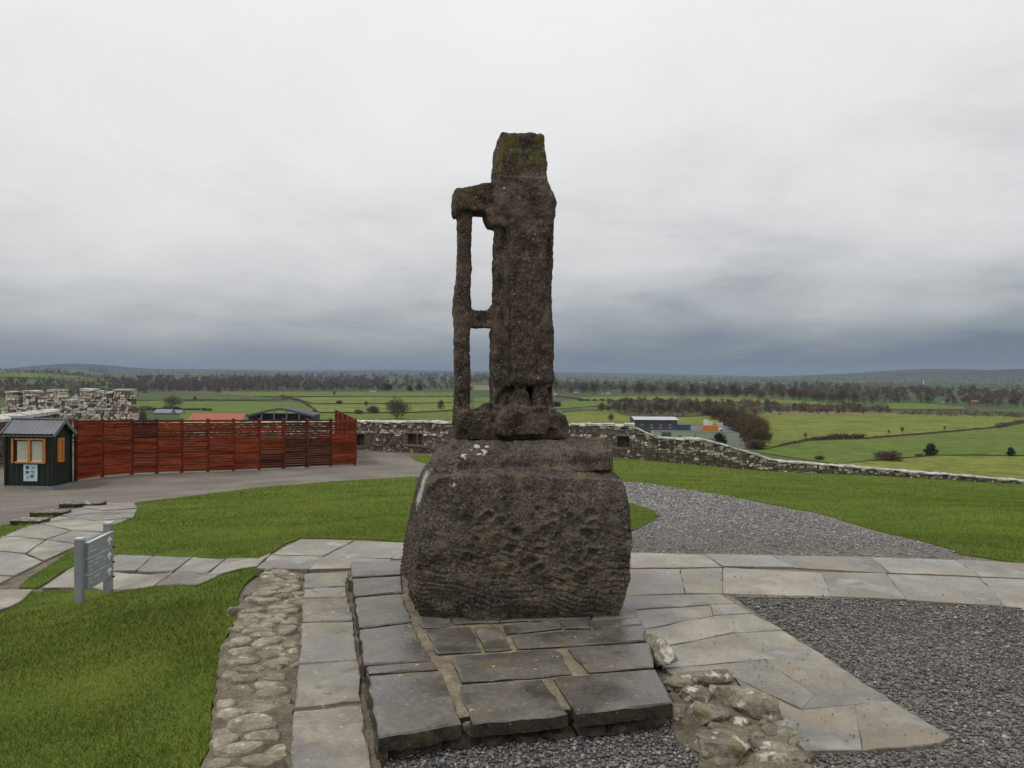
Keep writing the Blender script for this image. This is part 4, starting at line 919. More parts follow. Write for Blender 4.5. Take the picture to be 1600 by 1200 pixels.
# ------------------------------------------------------------------ paving and plinth
def prism(name, poly, zt, th, m, parent, shrink=.006, jit=.004, bev=.008, seg=.07, kind=None, dz=None, label=None, rough_edge=1.0, side=None):
    """a slab with slightly uneven chipped edges and a worn arris; zt number or function"""
    zf = zt if callable(zt) else (lambda x, y: zt)
    c = sum((Vector(p[:2]) for p in poly), Vector((0, 0))) / len(poly); Q = []; n = len(poly); dd = dz if dz is not None else random.uniform(-.004, .004)
    tx, ty = (0, 0) if dz == 0 else (random.uniform(-.006, .006), random.uniform(-.006, .006))
    P = []
    for p in poly:
        p = Vector(p[:2]); v = c - p; P.append(p + v.normalized() * shrink * 1.4)
    for i in range(n):
        a, b = P[i], P[(i + 1) % n]; L_ = (b - a).length; k = max(1, int(L_ / seg)); nv = Vector((b.y - a.y, a.x - b.x)).normalized() if L_ > 0 else Vector((0, 0))
        for j in range(k):
            q = a.lerp(b, j / k)
            if j: q = q + nv * random.gauss(0, jit * rough_edge)
            elif jit: q = q.lerp(c, random.uniform(0, .012))
            Q.append(q)
    k = len(Q); h = lambda p: zf(p.x, p.y) + dd + tx * (p.x - c.x) + ty * (p.y - c.y)
    area = sum(Q[i].x * Q[(i + 1) % k].y - Q[(i + 1) % k].x * Q[i].y for i in range(k))
    if area < 0: Q.reverse()
    V = []
    for q in Q:
        v = (c - q); s = q + v.normalized() * bev * random.uniform(.6, 1.8); V.append((s.x, s.y, h(s)))
    for q in Q: V.append((q.x, q.y, h(q) - bev * random.uniform(.5, 1.4)))
    for q in Q: V.append((q.x + random.gauss(0, jit), q.y + random.gauss(0, jit), h(q) - th))
    F = [tuple(range(k))] + [(i, k + i, k + (i + 1) % k, (i + 1) % k) for i in range(k)] + [(k + i, 2 * k + i, 2 * k + (i + 1) % k, k + (i + 1) % k) for i in range(k)] + [tuple(range(3 * k - 1, 2 * k - 1, -1))]
    o = mesh(name, V, F, m, parent)
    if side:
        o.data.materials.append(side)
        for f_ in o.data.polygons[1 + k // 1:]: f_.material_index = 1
    if label: o['label'] = label
    if kind: o['kind'] = kind
    return o
Z1 = lambda x, y: (300 + x / 3.3333, 840 + y / 3.3333)
Z2 = lambda x, y: (600 + x / 3.3333, 920 + y / 3.3333)
Z3 = lambda x, y: (940 + x / 3.3333, 840 + y / 3.3333)
Z4 = lambda x, y: (1200 + x / 3.3333, 840 + y / 3.3333)
PLZ, STZ = .15, .055
def q(zf, pts, z): return [on_z(*zf(*p), z).xy for p in pts]
pl = thing('plinth', 'raised platform of wet slate slabs under the boulder', 'plinth', on_z(800, 1000, 0))
left = [[(822, 128), (1115, 118), (1110, 192), (828, 207)], [(828, 212), (1095, 198), (1105, 283), (845, 303)], [(846, 310), (1090, 290), (1150, 434), (868, 466)],
        [(868, 474), (1152, 440), (1245, 636), (892, 660)], [(899, 668), (1262, 642), (1290, 680), (914, 706)], [(916, 713), (1302, 687), (1412, 968), (968, 1042)]]
for p in left: prism('slab', q(Z1, p, PLZ), PLZ, .07, MT['slab'], pl, side=MT['slabside'])
right = [[(165, 122), (352, 60), (352, 188), (202, 200)], [(215, 207), (452, 195), (512, 322), (278, 338)], [(470, 195), (602, 193), (668, 310), (524, 322)],
         [(612, 190), (930, 160), (935, 200), (635, 232)], [(930, 160), (1075, 150), (1082, 202), (936, 205)], [(1075, 165), (1340, 150), (1356, 184), (1090, 204)], [(655, 240), (1356, 190), (1374, 268), (690, 308)],
         [(350, 350), (905, 309), (990, 437), (398, 487)], [(950, 304), (1390, 278), (1412, 408), (1062, 432)], [(388, 498), (830, 466), (968, 648), (460, 702)], [(872, 459), (1420, 420), (1512, 597), (995, 654)],
         [(1085, 60), (1300, 60), (1330, 148), (1080, 165)], [(352, 60), (1085, 60), (1085, 150), (352, 180)], [(1225, 40), (1290, 130), (1330, 150), (1230, 150)]]
for p in right[:-1]: prism('slab', q(Z2, p, PLZ), PLZ, .065, MT['slab'], pl, side=MT['slabside'])
# bed of mortar between and under the slabs, set back under the front edge
bedp = [Z1(830, 135), (760, 868), (930, 868), Z2(1225, 60), Z2(1350, 170), Z2(1395, 300), Z2(1410, 420), Z2(1455, 520), Z2(978, 600), Z2(440, 640), Z1(1385, 915), Z1(985, 965), Z1(925, 740), Z1(862, 400)]
prism('mortar_bed', [on_z(*p, PLZ).xy for p in bedp], PLZ - .016, .22, MT['mortar'], pl, shrink=0, jit=.012, bev=.01, dz=0, side=MT['under'])  # bed sides coloured dark to stand for the shaded gap under the slabs
def lump(name, c, r, m, parent, seed=0, n=2, rough=.35, flat=.0, rot=0, label=None, cols=None):
    """an irregular broken stone"""
    bm_v, F = ico(n); V = np.array(bm_v); rr_ = np.random.default_rng(seed); off = rr_.uniform(-50, 50, 3)
    cut = rr_.normal(size=(7, 3)); cut /= np.linalg.norm(cut, axis=1)[:, None]
    for cvec in cut:
        dpt = V @ cvec; lim = rr_.uniform(.55, .85); over = np.maximum(dpt - lim, 0); V = V - over[:, None] * cvec * .92
    V *= (1 + rough * .5 * fbm(V * 1.6 + off, 3))[:, None]
    if flat: V[:, 2] = np.minimum(V[:, 2], flat)
    V = V * np.array(r); cz_, sz_ = math.cos(rot), math.sin(rot); V[:, :2] = V[:, :2] @ np.array([[cz_, sz_], [-sz_, cz_]])
    o = mesh(name, V + np.array(c), F, m, parent, smooth=False)
    if label: o['label'] = label
    return o
_ico = {}
def ico(n):
    if n not in _ico:
        import bmesh
        b = bmesh.new(); bmesh.ops.create_icosphere(b, subdivisions=n, radius=1); b.verts.ensure_lookup_table()
        _ico[n] = ([tuple(v.co) for v in b.verts], [tuple(v.index for v in f.verts) for f in b.faces]); b.free()
    return _ico[n]
# dark foundation stones under the front slabs
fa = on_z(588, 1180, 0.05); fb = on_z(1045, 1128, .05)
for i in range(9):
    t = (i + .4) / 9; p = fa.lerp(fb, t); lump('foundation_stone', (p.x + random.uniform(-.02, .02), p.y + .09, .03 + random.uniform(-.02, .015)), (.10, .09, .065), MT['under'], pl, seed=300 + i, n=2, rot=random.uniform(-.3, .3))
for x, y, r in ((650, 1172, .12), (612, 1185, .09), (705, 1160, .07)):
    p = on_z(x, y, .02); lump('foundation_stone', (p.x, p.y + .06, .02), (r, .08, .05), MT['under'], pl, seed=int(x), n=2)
p = on_z(733, 1140, .09); lump('mortar_lump', (p.x, p.y, .09), (.035, .03, .05), MT['mortar'], pl, seed=4, n=2)
# broken stub of stone on the right side of the platform
p = on_z(1028, 1018, .09); tag(lump('broken_stub', (p.x, p.y, .085), (.075, .17, .085), MT['rubble'], None, seed=41, n=3, rot=.35), 'broken dark stone stub jutting out beside the slate slabs', 'stone')
# lower step: a row of pale flags left of the platform
stp = thing('stone_step', 'lower row of pale flagstones along the left side of the platform', 'step', on_z(510, 1050, 0))
for p, z in (([(582, 186), (816, 178), (806, 250), (580, 262)], 0), ([(580, 266), (808, 254), (812, 306), (575, 312)], 0), ([(575, 316), (814, 308), (842, 430), (570, 437)], 0), ([(568, 441), (842, 434), (866, 636), (555, 656)], 0),
             ([(552, 664), (868, 644), (884, 852), (530, 892)], .008), ([(526, 899), (888, 866), (940, 1210), (508, 1240)], 0), ([(508, 1248), (944, 1216), (985, 1500), (490, 1520)], 0)):
    prism('flagstone', q(Z1, p, STZ), STZ, .08, MT['step'], stp, dz=z)
prism('mortar_bed', q(Z1, [(580, 178), (835, 160), (880, 480), (935, 860), (1000, 1300), (1010, 1520), (485, 1530), (515, 1000), (560, 500)], STZ), STZ - .014, .12, MT['bed'], stp, shrink=0, jit=.01, dz=0)
# riser stones of the platform's left edge
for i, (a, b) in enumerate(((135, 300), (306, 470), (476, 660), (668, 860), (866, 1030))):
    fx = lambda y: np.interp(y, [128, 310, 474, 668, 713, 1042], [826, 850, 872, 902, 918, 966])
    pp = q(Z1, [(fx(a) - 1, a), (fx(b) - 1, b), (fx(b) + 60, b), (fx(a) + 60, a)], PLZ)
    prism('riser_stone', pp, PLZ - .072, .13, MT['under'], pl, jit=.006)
# cobbled strip
cb = thing('cobbled_strip', 'strip of rough pale rubble cobbles set in gritty mortar beside the lawn', 'cobbles', on_z(420, 1050, 0))
strip = [Z1(*p) for p in ((378, 152), (340, 270), (266, 292), (216, 430), (150, 640), (130, 800), (100, 960), (100, 1090), (40, 1230), (-40, 1520), (486, 1520), (506, 1200), (530, 880), (555, 650), (570, 430), (580, 185))]
sw = [on_z(*p, .03).xy for p in strip]
prism('mortar_bed', sw, .026, .1, MT['bed'], cb, shrink=-.01, jit=.015, dz=0)
SA = np.array([tuple(p) for p in sw])
ang = R(13.2); ud = np.array([math.cos(ang), math.sin(ang)]); vd = np.array([-math.sin(ang), math.cos(ang)])
lo, hi = (SA @ ud).min(), (SA @ ud).max(); vlo, vhi = (SA @ vd).min(), (SA @ vd).max()
# flat rounded stones packed like a loose mosaic (cells of scattered points, wider along the strip's cross direction)
kc = 0; PTS = []
AN = 1.75; rowh = .098; r0 = 0
vv = vlo
while vv < vhi:
    uu = lo - .1 + (r0 % 2) * .09
    while uu < hi + .1:
        PTS.append((uu + random.uniform(-.055, .055), (vv + random.uniform(-.028, .028)) * AN)); uu += random.uniform(.09, .30)
    vv += rowh * random.uniform(.85, 1.2); r0 += 1
PA = np.array(PTS)
for i, p in enumerate(PA):
    c = ud * p[0] + vd * p[1] / AN
    if c[1] < 2.5 or not inpoly(c[None], SA)[0]: continue
    if random.random() < .03: continue
    poly = [np.array(p) + np.array(o_) for o_ in ((-.25, -.25), (.25, -.25), (.25, .25), (-.25, .25))]
    dd = ((PA - p) ** 2).sum(1)
    for j in np.argsort(dd)[1:22]:
        m_ = (PA[j] + p) / 2; nn_ = PA[j] - p; out_ = []
        for k in range(len(poly)):
            A_, B_ = poly[k - 1], poly[k]; da, db = (A_ - m_) @ nn_, (B_ - m_) @ nn_
            if da * db < 0: out_.append(A_ + (B_ - A_) * da / (da - db))
            if db <= 0: out_.append(B_)
        poly = out_
        if len(poly) < 3: break
    if len(poly) < 3: continue
    for _ in range(random.choice((1, 1, 2))):    # round the corners off
        poly = [q_ for k in range(len(poly)) for q_ in (poly[k - 1] * .75 + poly[k] * .25, poly[k - 1] * .25 + poly[k] * .75)]
    W2 = [ud * q_[0] + vd * q_[1] / AN for q_ in poly]
    cc = np.mean(W2, axis=0); W2 = [w2_ if inpoly(w2_[None], SA)[0] else next((cc + (w2_ - cc) * f_ for f_ in (.8, .6, .45, .3) if inpoly((cc + (w2_ - cc) * f_)[None], SA)[0]), cc + (w2_ - cc) * .3) for w2_ in W2]
    cc = np.mean(W2, axis=0); kk = len(W2); V = []; top_ = .044 + random.uniform(-.009, .010); tx, ty = random.uniform(-.06, .06), random.uniform(-.06, .06); sh = random.uniform(.80, .95)
    for f_, z_ in ((sh, .0), (sh * 1.0, .026), (sh * .93, top_ - .008), (sh * .72, top_)):
        for q_ in W2:
            r_ = q_ - cc; e_ = r_ * f_ * (1 + .10 * mnoise.noise(Vector((q_[0] * 13, q_[1] * 13, i)))); V.append((cc[0] + e_[0], cc[1] + e_[1], z_ + (tx * e_[0] + ty * e_[1] + .005 * mnoise.noise(Vector((q_[0] * 25, q_[1] * 25, i + f_))) if z_ > .03 else 0)))
    V.append((cc[0], cc[1], top_ + random.uniform(-.004, .003)))
    F = [(r_ * kk + k, r_ * kk + (k + 1) % kk, (r_ + 1) * kk + (k + 1) % kk, (r_ + 1) * kk + k) for r_ in range(3) for k in range(kk)] + [(3 * kk + k, 3 * kk + (k + 1) % kk, 4 * kk) for k in range(kk)]
    mesh('cobble', V, F, MT['cobble'], cb); kc += 1
print('cobbles', kc)
# flagged pavement behind and to the right of the boulder
pv = thing('pavement', 'wet pale flagstone paving behind and right of the boulder', 'pavement', on_z(1100, 950, 0)); pv['kind'] = 'structure'
PV = .022
flags = [
 # crossing band, two rows
 [(470, 843), (552, 845), (505, 868), (425, 866)], [(554, 845), (640, 848), (610, 872), (508, 869)], [(642, 848), (760, 850), (760, 876), (612, 873)],
 [(424, 868), (505, 870), (480, 889), (402, 888)], [(507, 870), (610, 874), (600, 885), (482, 889)],
 [(762, 850), (985, 862), (985, 888), (762, 880)], [(985, 864), (1100, 867), (1128, 886), (985, 888)], [(1102, 867), (1205, 869), (1240, 888), (1130, 886)], [(1207, 869), (1360, 873), (1388, 897), (1243, 888)], [(1362, 873), (1490, 877), (1530, 903), (1391, 897)], [(1492, 877), (1640, 882), (1680, 908), (1533, 903)],
 [(960, 890), (1062, 890), (1069, 926), (958, 930)], [(1064, 890), (1128, 888), (1129, 926), (1071, 926)], [(1131, 888), (1284, 896), (1297, 930), (1131, 927)], [(1286, 896), (1383, 898), (1415, 936), (1299, 931)], [(1386, 899), (1530, 905), (1570, 946), (1418, 937)], [(1533, 905), (1680, 910), (1730, 960), (1573, 947)], [(1642, 882), (1790, 888), (1850, 917), (1683, 909)], [(1683, 911), (1850, 918), (1925, 975), (1733, 960)], [(1792, 888), (1960, 894), (2030, 925), (1853, 917)], [(1853, 919), (2030, 926), (2120, 990), (1928, 975)],
 # diagonal band
 [(958, 932), (1067, 929), (1106, 944), (960, 954)], [(1069, 929), (1124, 928), (1149, 942), (1108, 943)], [(962, 956), (1110, 945), (1112, 961), (990, 985)], [(1112, 945), (1150, 944), (1174, 957), (1114, 960)],
 [(990, 987), (1112, 963), (1146, 987), (1020, 1012)], [(1114, 962), (1175, 959), (1222, 983), (1149, 987)], [(1022, 1014), (1147, 990), (1166, 1003), (1221, 1035), (1194, 1029), (1036, 1042)], [(1150, 989), (1223, 985), (1297, 1031), (1224, 1036), (1168, 1003)],
 [(1040, 1045), (1194, 1031), (1232, 1058), (1271, 1084), (1252, 1106), (1150, 1058), (1060, 1056)], [(1197, 1031), (1299, 1033), (1389, 1092), (1334, 1099), (1255, 1106), (1273, 1084), (1234, 1057)],
 [(1150, 1060), (1248, 1110), (1334, 1102), (1345, 1170), (1258, 1172), (1215, 1132)], [(1337, 1101), (1391, 1094), (1482, 1150), (1468, 1158), (1348, 1170)]]
for f in flags: prism('flagstone', [on_z(*p, PV).xy for p in f], (lambda x, y: max(PV, T1(x, y) + .016)), .07, MT['flag'], pv, shrink=-.006, jit=.004, seg=.1, bev=.004, side=MT['joint'])
prism('mortar_bed', [on_z(*p, PV).xy for p in [(480, 845), (640, 850), (980, 866), (1200, 871), (1600, 882), (1950, 896), (2100, 985), (1690, 952), (1560, 942), (1420, 935), (1145, 930), (1225, 985), (1390, 1094), (1470, 1150), (1350, 1166), (1262, 1168), (1218, 1130), (1150, 1062), (1040, 1044), (960, 960), (955, 895), (760, 884), (606, 884), (410, 886)]], PV - .010, .06, MT['joint'], pv, shrink=0, jit=0, dz=0)
# flagged path and second path on the left
lp = thing('flagged_path', 'grey brown flagstone path curving past the stone steps at left', 'path', PT(90, 840)); lp['kind'] = 'structure'
TP = lambda x, y: T1(x, y) + .035
def pf(poly): return [PT(*p).xy for p in poly]
for f in [[(150, 786), (205, 786), (216, 796), (160, 800), (128, 795)], [(125, 796), (160, 801), (214, 798), (208, 812), (150, 816), (96, 808)], [(93, 809), (148, 817), (200, 814), (178, 823), (165, 834), (112, 832), (58, 820)], [(55, 821), (110, 833), (70, 846), (8, 840)], [(112, 833), (163, 836), (128, 853), (72, 847)],
          [(5, 841), (70, 848), (40, 868), (-30, 862)], [(72, 848), (126, 855), (102, 864), (70, 880), (42, 869)], [(-35, 864), (40, 870), (66, 882), (22, 904), (-50, 900)], [(-50, 902), (20, 906), (-20, 925), (-60, 925)]]:
    prism('flagstone', pf(f), TP, .09, MT['flag'], lp, jit=.007, seg=.2, dz=0, shrink=.001, side=MT['joint'])
sp2 = thing('side_path', 'short pale flagstone path running behind the grey signpost', 'path', PT(260, 895)); sp2['kind'] = 'structure'
for f in [[(185, 871), (240, 873), (212, 896), (130, 896)], [(242, 873), (300, 875), (270, 897), (214, 896)], [(302, 875), (352, 878), (322, 903), (272, 898)], [(354, 878), (404, 878), (424, 869), (402, 889), (380, 892), (345, 902), (325, 903)], [(150, 874), (183, 871), (128, 896), (102, 897)],
          [(104, 897), (170, 898), (140, 922), (66, 923)], [(172, 898), (270, 899), (240, 921), (142, 922)], [(272, 900), (343, 903), (310, 919), (242, 921)], [(52, 926), (-5, 926), (-60, 960), (-10, 962), (30, 946)]]:
    prism('flagstone', pf(f), TP, .09, MT['flag'], sp2, jit=.006, seg=.15, dz=0, shrink=.001, side=MT['joint'])
o, _ = drape('kerb_line', pf([(112, 863), (120, 868), (88, 888), (30, 922), (-6, 925), (-40, 925)]), .012, .03, MT['bed'], 'gritty brown kerb strip beside the flagged path', 'kerb')
# three stone treads left of the path
stt = thing('stone_steps', 'three dark stone treads rising to the right beside the flagged path', 'steps', PT(80, 805))
for x0, x1, yb, yt, dp in ((91, 156, 795, 786.5, .35), (45, 98, 810, 800, .35), (14, 60, 824, 813, .35)):
    a, b = PT(x0, yb), PT(x1, yb - 3); u = (b.xy - a.xy).normalized(); n_ = Vector((-u.y, u.x)); zt_ = at(x0, yt, a.y).z
    prism('tread', [a.xy, b.xy, b.xy + n_ * dp, a.xy + n_ * dp], zt_, zt_ - a.z + .15, MT['rubble'], stt, jit=.012, bev=.015, seg=.15, side=MT['slabside'])
# rubble remains right of the platform
for i, (x, y, z, r, rot, lb) in enumerate(((1165, 1098, .05, (.075, .21, .085), .66, 'long lichen spotted block leaning in the broken masonry'), (1128, 1168, .045, (.165, .12, .07), .1, 'rounded pale lichened stone at the bottom edge of the masonry'), (1098, 1062, .035, (.20, .07, .05), .2, 'flat lichened stone at the top of the broken masonry'),
        (1085, 1088, .02, (.10, .08, .05), .5, 'small mossy stone beside the corner of the front slab'), (1105, 1118, .02, (.12, .10, .055), .9, 'middle mossy stone in the broken masonry'), (1055, 1118, .0, (.07, .1, .06), .2, 'dark mossy stone under the front slab corner'), (1200, 1188, .0, (.2, .09, .045), .3, 'low pale stone at the bottom of the masonry by the flags'), (1235, 1150, .0, (.10, .08, .035), .1, 'small flat stone against the paving edge'), (1060, 1070, .04, (.08, .06, .04), 0, 'small pale stone by the slab edge'), (1245, 1192, .0, (.08, .06, .03), .6, 'smallest pale stone beside the dark gravel'))):
    p = on_z(x, y, max(z, 0)); tag(lump('rubble_stone', (p.x, p.y, z), r, MT['rubble'], None, seed=500 + i, n=3, rot=rot, rough=.45, flat=.8), lb, 'stone')
prism('rubble_bed', [on_z(*p, .02).xy for p in [(1046, 1062), (1130, 1052), (1215, 1130), (1262, 1172), (1280, 1215), (1070, 1215), (1090, 1180), (1050, 1140)]], .016, .05, MT['bed'], None, jit=.03, seg=.08, dz=0)
for i in range(26):
    t_ = random.random(); x = random.uniform(1060, 1260); y = 1064 + (x - 1060) * .45 + random.uniform(0, 60)
    p = on_z(x, y, .02); s_ = random.uniform(.022, .06); lump('rubble_chip', (p.x, p.y, .018), (s_ * random.uniform(.8, 1.5), s_, s_ * .7), MT['rubble'], bpy.data.objects['rubble_bed'], seed=700 + i, n=2, rot=random.uniform(0, 3), rough=.5)
tag(bpy.data.objects['rubble_bed'], 'muddy mortar bed holding the broken masonry', 'mortar', kind='structure')
# ------------------------------------------------------------------ gravel: every stone real near the camera
def gravel():
    base, F0 = np.array([(1, 0, -.2), (-.5, .87, -.1), (-.5, -.87, -.15), (.2, .1, .75), (.45, .75, .2), (-.85, .05, .25), (.4, -.7, .3)]), [(0, 1, 2)]
    import bmesh
    bm_ = bmesh.new(); [bm_.verts.new(v) for v in base]; bmesh.ops.convex_hull(bm_, input=bm_.verts); bmesh.ops.triangulate(bm_, faces=bm_.faces); bm_.verts.ensure_lookup_table(); bm_.verts.index_update()
    base = np.array([tuple(v.co) for v in bm_.verts]); F0 = np.array([[v.index for v in f.verts] for f in bm_.faces]); bm_.free()
    zones = [([on_z(*p, 0).xy for p in [(585, 1200), (735, 1158), (1052, 1130), (1062, 1160), (1092, 1180), (1085, 1215), (1100, 1400), (500, 1400), (560, 1240)]], 6500, .0085, 2.4),
             ([on_z(*p, 0).xy for p in [(1135, 928), (1300, 933), (1420, 940), (1570, 949), (1750, 966), (2100, 1000), (2400, 1300), (2200, 1420), (1240, 1400), (1262, 1178), (1350, 1172), (1490, 1152), (1390, 1090), (1222, 982)]], 4200, .0085, 2.6),
             ([PT(*p).xy for p in [(985, 866), (985, 834), (1035, 808), (975, 783), (975, 755), (1000, 755), (1120, 773), (1280, 806), (1390, 838), (1540, 880), (1400, 874)]], 1500, .009, 6.5)]
    Vs, Fs, Cs, nb = [], [], [], 0
    PAL = np.array([(.105, .108, .118), (.16, .16, .165), (.235, .235, .235), (.06, .062, .07), (.165, .14, .115), (.34, .335, .32), (.11, .11, .135), (.24, .205, .15)])
    for poly, dens, sz, ymin in zones:
        A = np.array([tuple(p) for p in poly]); lo = np.maximum(A.min(0), [-9, ymin]); hi = np.minimum(A.max(0), [9, 24]); n = int(dens * (hi - lo).prod())
        P = rng.uniform(lo, hi, (n, 2)); P = P[inpoly(P, A)]; P = P[np.abs(P[:, 0]) < P[:, 1] * .68 + 1.7]
        P = P[rng.random(len(P)) < np.clip(11 / np.maximum(P[:, 1], 1), .25, 1)] if ymin > 6 else P
        n = len(P); s = sz * rng.lognormal(0, .32, n) * (1 if ymin < 6 else np.clip(P[:, 1] / 9, .9, 2.2)); z = TZ(P[:, 0], P[:, 1]) + s * rng.uniform(-.15, .45, n) + .004
        a = rng.uniform(0, 6.283, n); ca, sa = np.cos(a), np.sin(a); sc = rng.uniform(.6, 1.25, (n, 3)); sc[:, 2] *= .75
        B = base[None] * sc[:, None] * s[:, None, None] * (1 + rng.normal(0, .14, (n, len(base), 1)))
        X = B[..., 0] * ca[:, None] - B[..., 1] * sa[:, None]; Y = B[..., 0] * sa[:, None] + B[..., 1] * ca[:, None]
        V = np.stack([X + P[:, :1], Y + P[:, 1:], B[..., 2] + z[:, None]], -1).reshape(-1, 3)
        F = (F0[None] + (np.arange(n) * len(base))[:, None, None]).reshape(-1, 3) + nb; nb += len(V)
        c = PAL[rng.choice(8, n, p=[.22, .21, .15, .14, .13, .05, .06, .04])] * rng.uniform(.75, 1.3, (n, 1)) * (1.4 if ymin > 6 else 1.0) * np.array([1.03, 1, .96])
        Vs.append(V); Fs.append(F); Cs.append(np.repeat(c, len(base), 0)); print('gravel', n)
    # strays kicked onto the flags
    SP = np.array([tuple(on_z(*p, PV)) for p in [(random.uniform(1150, 1480), random.uniform(990, 1170)) for _ in range(170)] + [(random.uniform(1000, 1600), random.uniform(868, 950)) for _ in range(120)] + [(random.uniform(1090, 1240), random.uniform(930, 1010)) for _ in range(40)]])
    for p in SP:
        s = rng.uniform(.003, .0075); Vs.append(base * s * rng.uniform(.6, 1.2, 3) + p + np.array([0, 0, .004 + s * .3])); Fs.append(F0 + nb); nb += len(base); Cs.append(np.tile(np.array([.05, .05, .055]) * rng.uniform(.5, 2.5), (len(base), 1)))
    o = mesh('gravel', np.concatenate(Vs), np.concatenate(Fs), MT['stone'], cols=np.concatenate(Cs), origin=(0, 0, 0)); tag(o, 'loose dark and pale grey gravel chips before the platform and on the path', 'gravel', kind='stuff')
gravel()
# ------------------------------------------------------------------ boulder
def voxel(parts, vox, smooth_it, sf=.5):
    """fuse closed hulls/prisms to one skin"""
    me = bpy.data.meshes.new('tmp'); V, F = [], []
    for pv_, pf_ in parts:
        b = len(V); V += [tuple(v) for v in pv_]; F += [tuple(i + b for i in f) for f in pf_]
    me.from_pydata(V, [], F); me.update(); o = bpy.data.objects.new('tmp', me); C.objects.link(o)
    m = o.modifiers.new('r', 'REMESH'); m.mode = 'VOXEL'; m.voxel_size = vox
    s = o.modifiers.new('s', 'SMOOTH'); s.iterations = smooth_it; s.factor = sf
    dg = bpy.context.evaluated_depsgraph_get(); ev = o.evaluated_get(dg); em = ev.to_mesh()
    nv = len(em.vertices); A = np.empty(nv * 3, np.float32); em.vertices.foreach_get('co', A); A = A.reshape(-1, 3).astype(float)
    Nn = np.empty(nv * 3, np.float32); em.vertices.foreach_get('normal', Nn); Nn = Nn.reshape(-1, 3).astype(float)
    Fq = [tuple(p.vertices) for p in em.polygons]; ev.to_mesh_clear(); bpy.data.objects.remove(o); bpy.data.meshes.remove(me)
    return A, Nn, Fq
def hull(pts):
    import bmesh
    b = bmesh.new(); [b.verts.new(tuple(p)) for p in pts]; r = bmesh.ops.convex_hull(b, input=b.verts)
    bmesh.ops.delete(b, geom=[v for v in b.verts if not v.link_faces], context='VERTS'); bmesh.ops.recalc_face_normals(b, faces=b.faces)
    b.verts.index_update(); V = [tuple(v.co) for v in b.verts]; F = [tuple(v.index for v in f.verts) for f in b.faces]; b.free(); return V, F
def boulder():
    A = lambda px, py, d: tuple(at(px, py, d))
    low = [A(648, 958, 5.13), A(740, 983, 4.99), A(830, 981, 5.02), A(962, 972, 5.12), (-.60, 5.14, .0), (-.2, 4.99, .0), (.2, 5.02, .0), (.65, 5.13, .0), A(985, 905, 5.16), A(990, 850, 5.2), A(985, 800, 5.25), A(974, 752, 5.32), A(960, 738, 5.5), A(820, 742, 5.24), A(690, 745, 5.16), A(668, 760, 5.14), A(656, 850, 5.06), A(648, 930, 5.06),
           A(625, 889, 6.45), A(636, 830, 6.45), A(652, 748, 6.38), A(664, 725, 6.3), (.80, 6.6, .1), (.80, 6.6, .9), (.7, 6.5, 1.05), A(627, 930, 6.0), (-.65, 6.62, .1)]
    mid = [A(690, 742, 5.28), A(820, 738, 5.34), A(958, 735, 5.44), A(670, 722, 5.45), A(700, 712, 5.36), A(955, 706, 5.52), A(680, 700, 5.9), A(690, 690, 6.1), A(958, 694, 6.0), (.68, 6.35, 1.1), (-.5, 6.35, 1.15), (.6, 6.3, .9), (-.5, 6.3, .9)]
    cap = [A(705, 714, 5.42), A(830, 712, 5.45), A(950, 706, 5.55), A(712, 690, 5.60), A(830, 689, 5.62), A(945, 690, 5.68), A(945, 684, 6.15), A(705, 683, 6.15), A(700, 690, 6.2), (.55, 6.25, 1.0), (-.42, 6.25, 1.0)]
    V, Nn, F = voxel([hull(low), hull(mid), hull(cap)], .0072, 4)
    n = len(V); front = np.clip(-Nn[:, 1], 0, 1); leftf = np.clip(-Nn[:, 0], 0, 1)
    d = .012 * fbm(V * 3.1, 3) + .006 * fbm(V * 11, 3) + .009 * (.5 - np.abs(fbm(V * 5.2 + 3, 3))) - .007 * np.exp(-(fbm(V * 4.1 + 8, 3) / .05) ** 2) - .011 * np.clip(fbm(V * 26, 2) - .3, 0, 1) + .003 * fbm(V * 48, 2)
    # ledge shadow lines and hollow across the upper front
    zl = 1.0 + .02 * np.sin(V[:, 0] * 5); d -= front * .035 * np.exp(-((V[:, 2] - 1.085 - .03 * V[:, 0]) / .028) ** 2) * (V[:, 0] > -.35)
    d -= front * .012 * np.exp(-((V[:, 2] - .93 - .01 * np.sin(V[:, 0] * 9)) / .014) ** 2) * np.clip(V[:, 0] + .4, 0, 1) * np.clip(.6 - V[:, 0], 0, 1) * 2
    # pecked hollows in the middle of the face
    rr_ = np.random.default_rng(3)
    for _ in range(46):
        cx_, cz_ = rr_.uniform(-.34, .56), rr_.uniform(.42, .86); r_ = rr_.uniform(.016, .045); q_ = ((V[:, 0] - cx_) ** 2 + ((V[:, 2] - cz_) * 1.25) ** 2) / r_ ** 2
        d -= front * (V[:, 1] < 5.6) * (.36 * r_ * np.exp(-q_ ** 1.6) - .2 * r_ * np.exp(-(np.sqrt(q_) - 1.3) ** 2 * 5))
    # tool strokes: slanting down to the right on the front, steeper on the left face
    wob = .05 * fbm(V * 2.6 + 4, 3); env = np.clip((.66 - V[:, 2]) * 4 + .6 * fbm(V * 2.4 + 9, 2), 0, 1)
    st = np.sin((V[:, 2] + .22 * V[:, 0] + wob) * 2 * math.pi / .036); d -= front * env * .0125 * np.clip(st, 0, 1) ** 2.5 * np.clip(.55 + 1.3 * fbm(V * np.array([3, 3, 12]), 3), 0, 1.5)
    st2 = np.sin((V[:, 2] * .9 + .45 * V[:, 1] + wob) * 2 * math.pi / .036); d += leftf * .006 * st2 * np.clip(1.1 - V[:, 2], 0, 1)
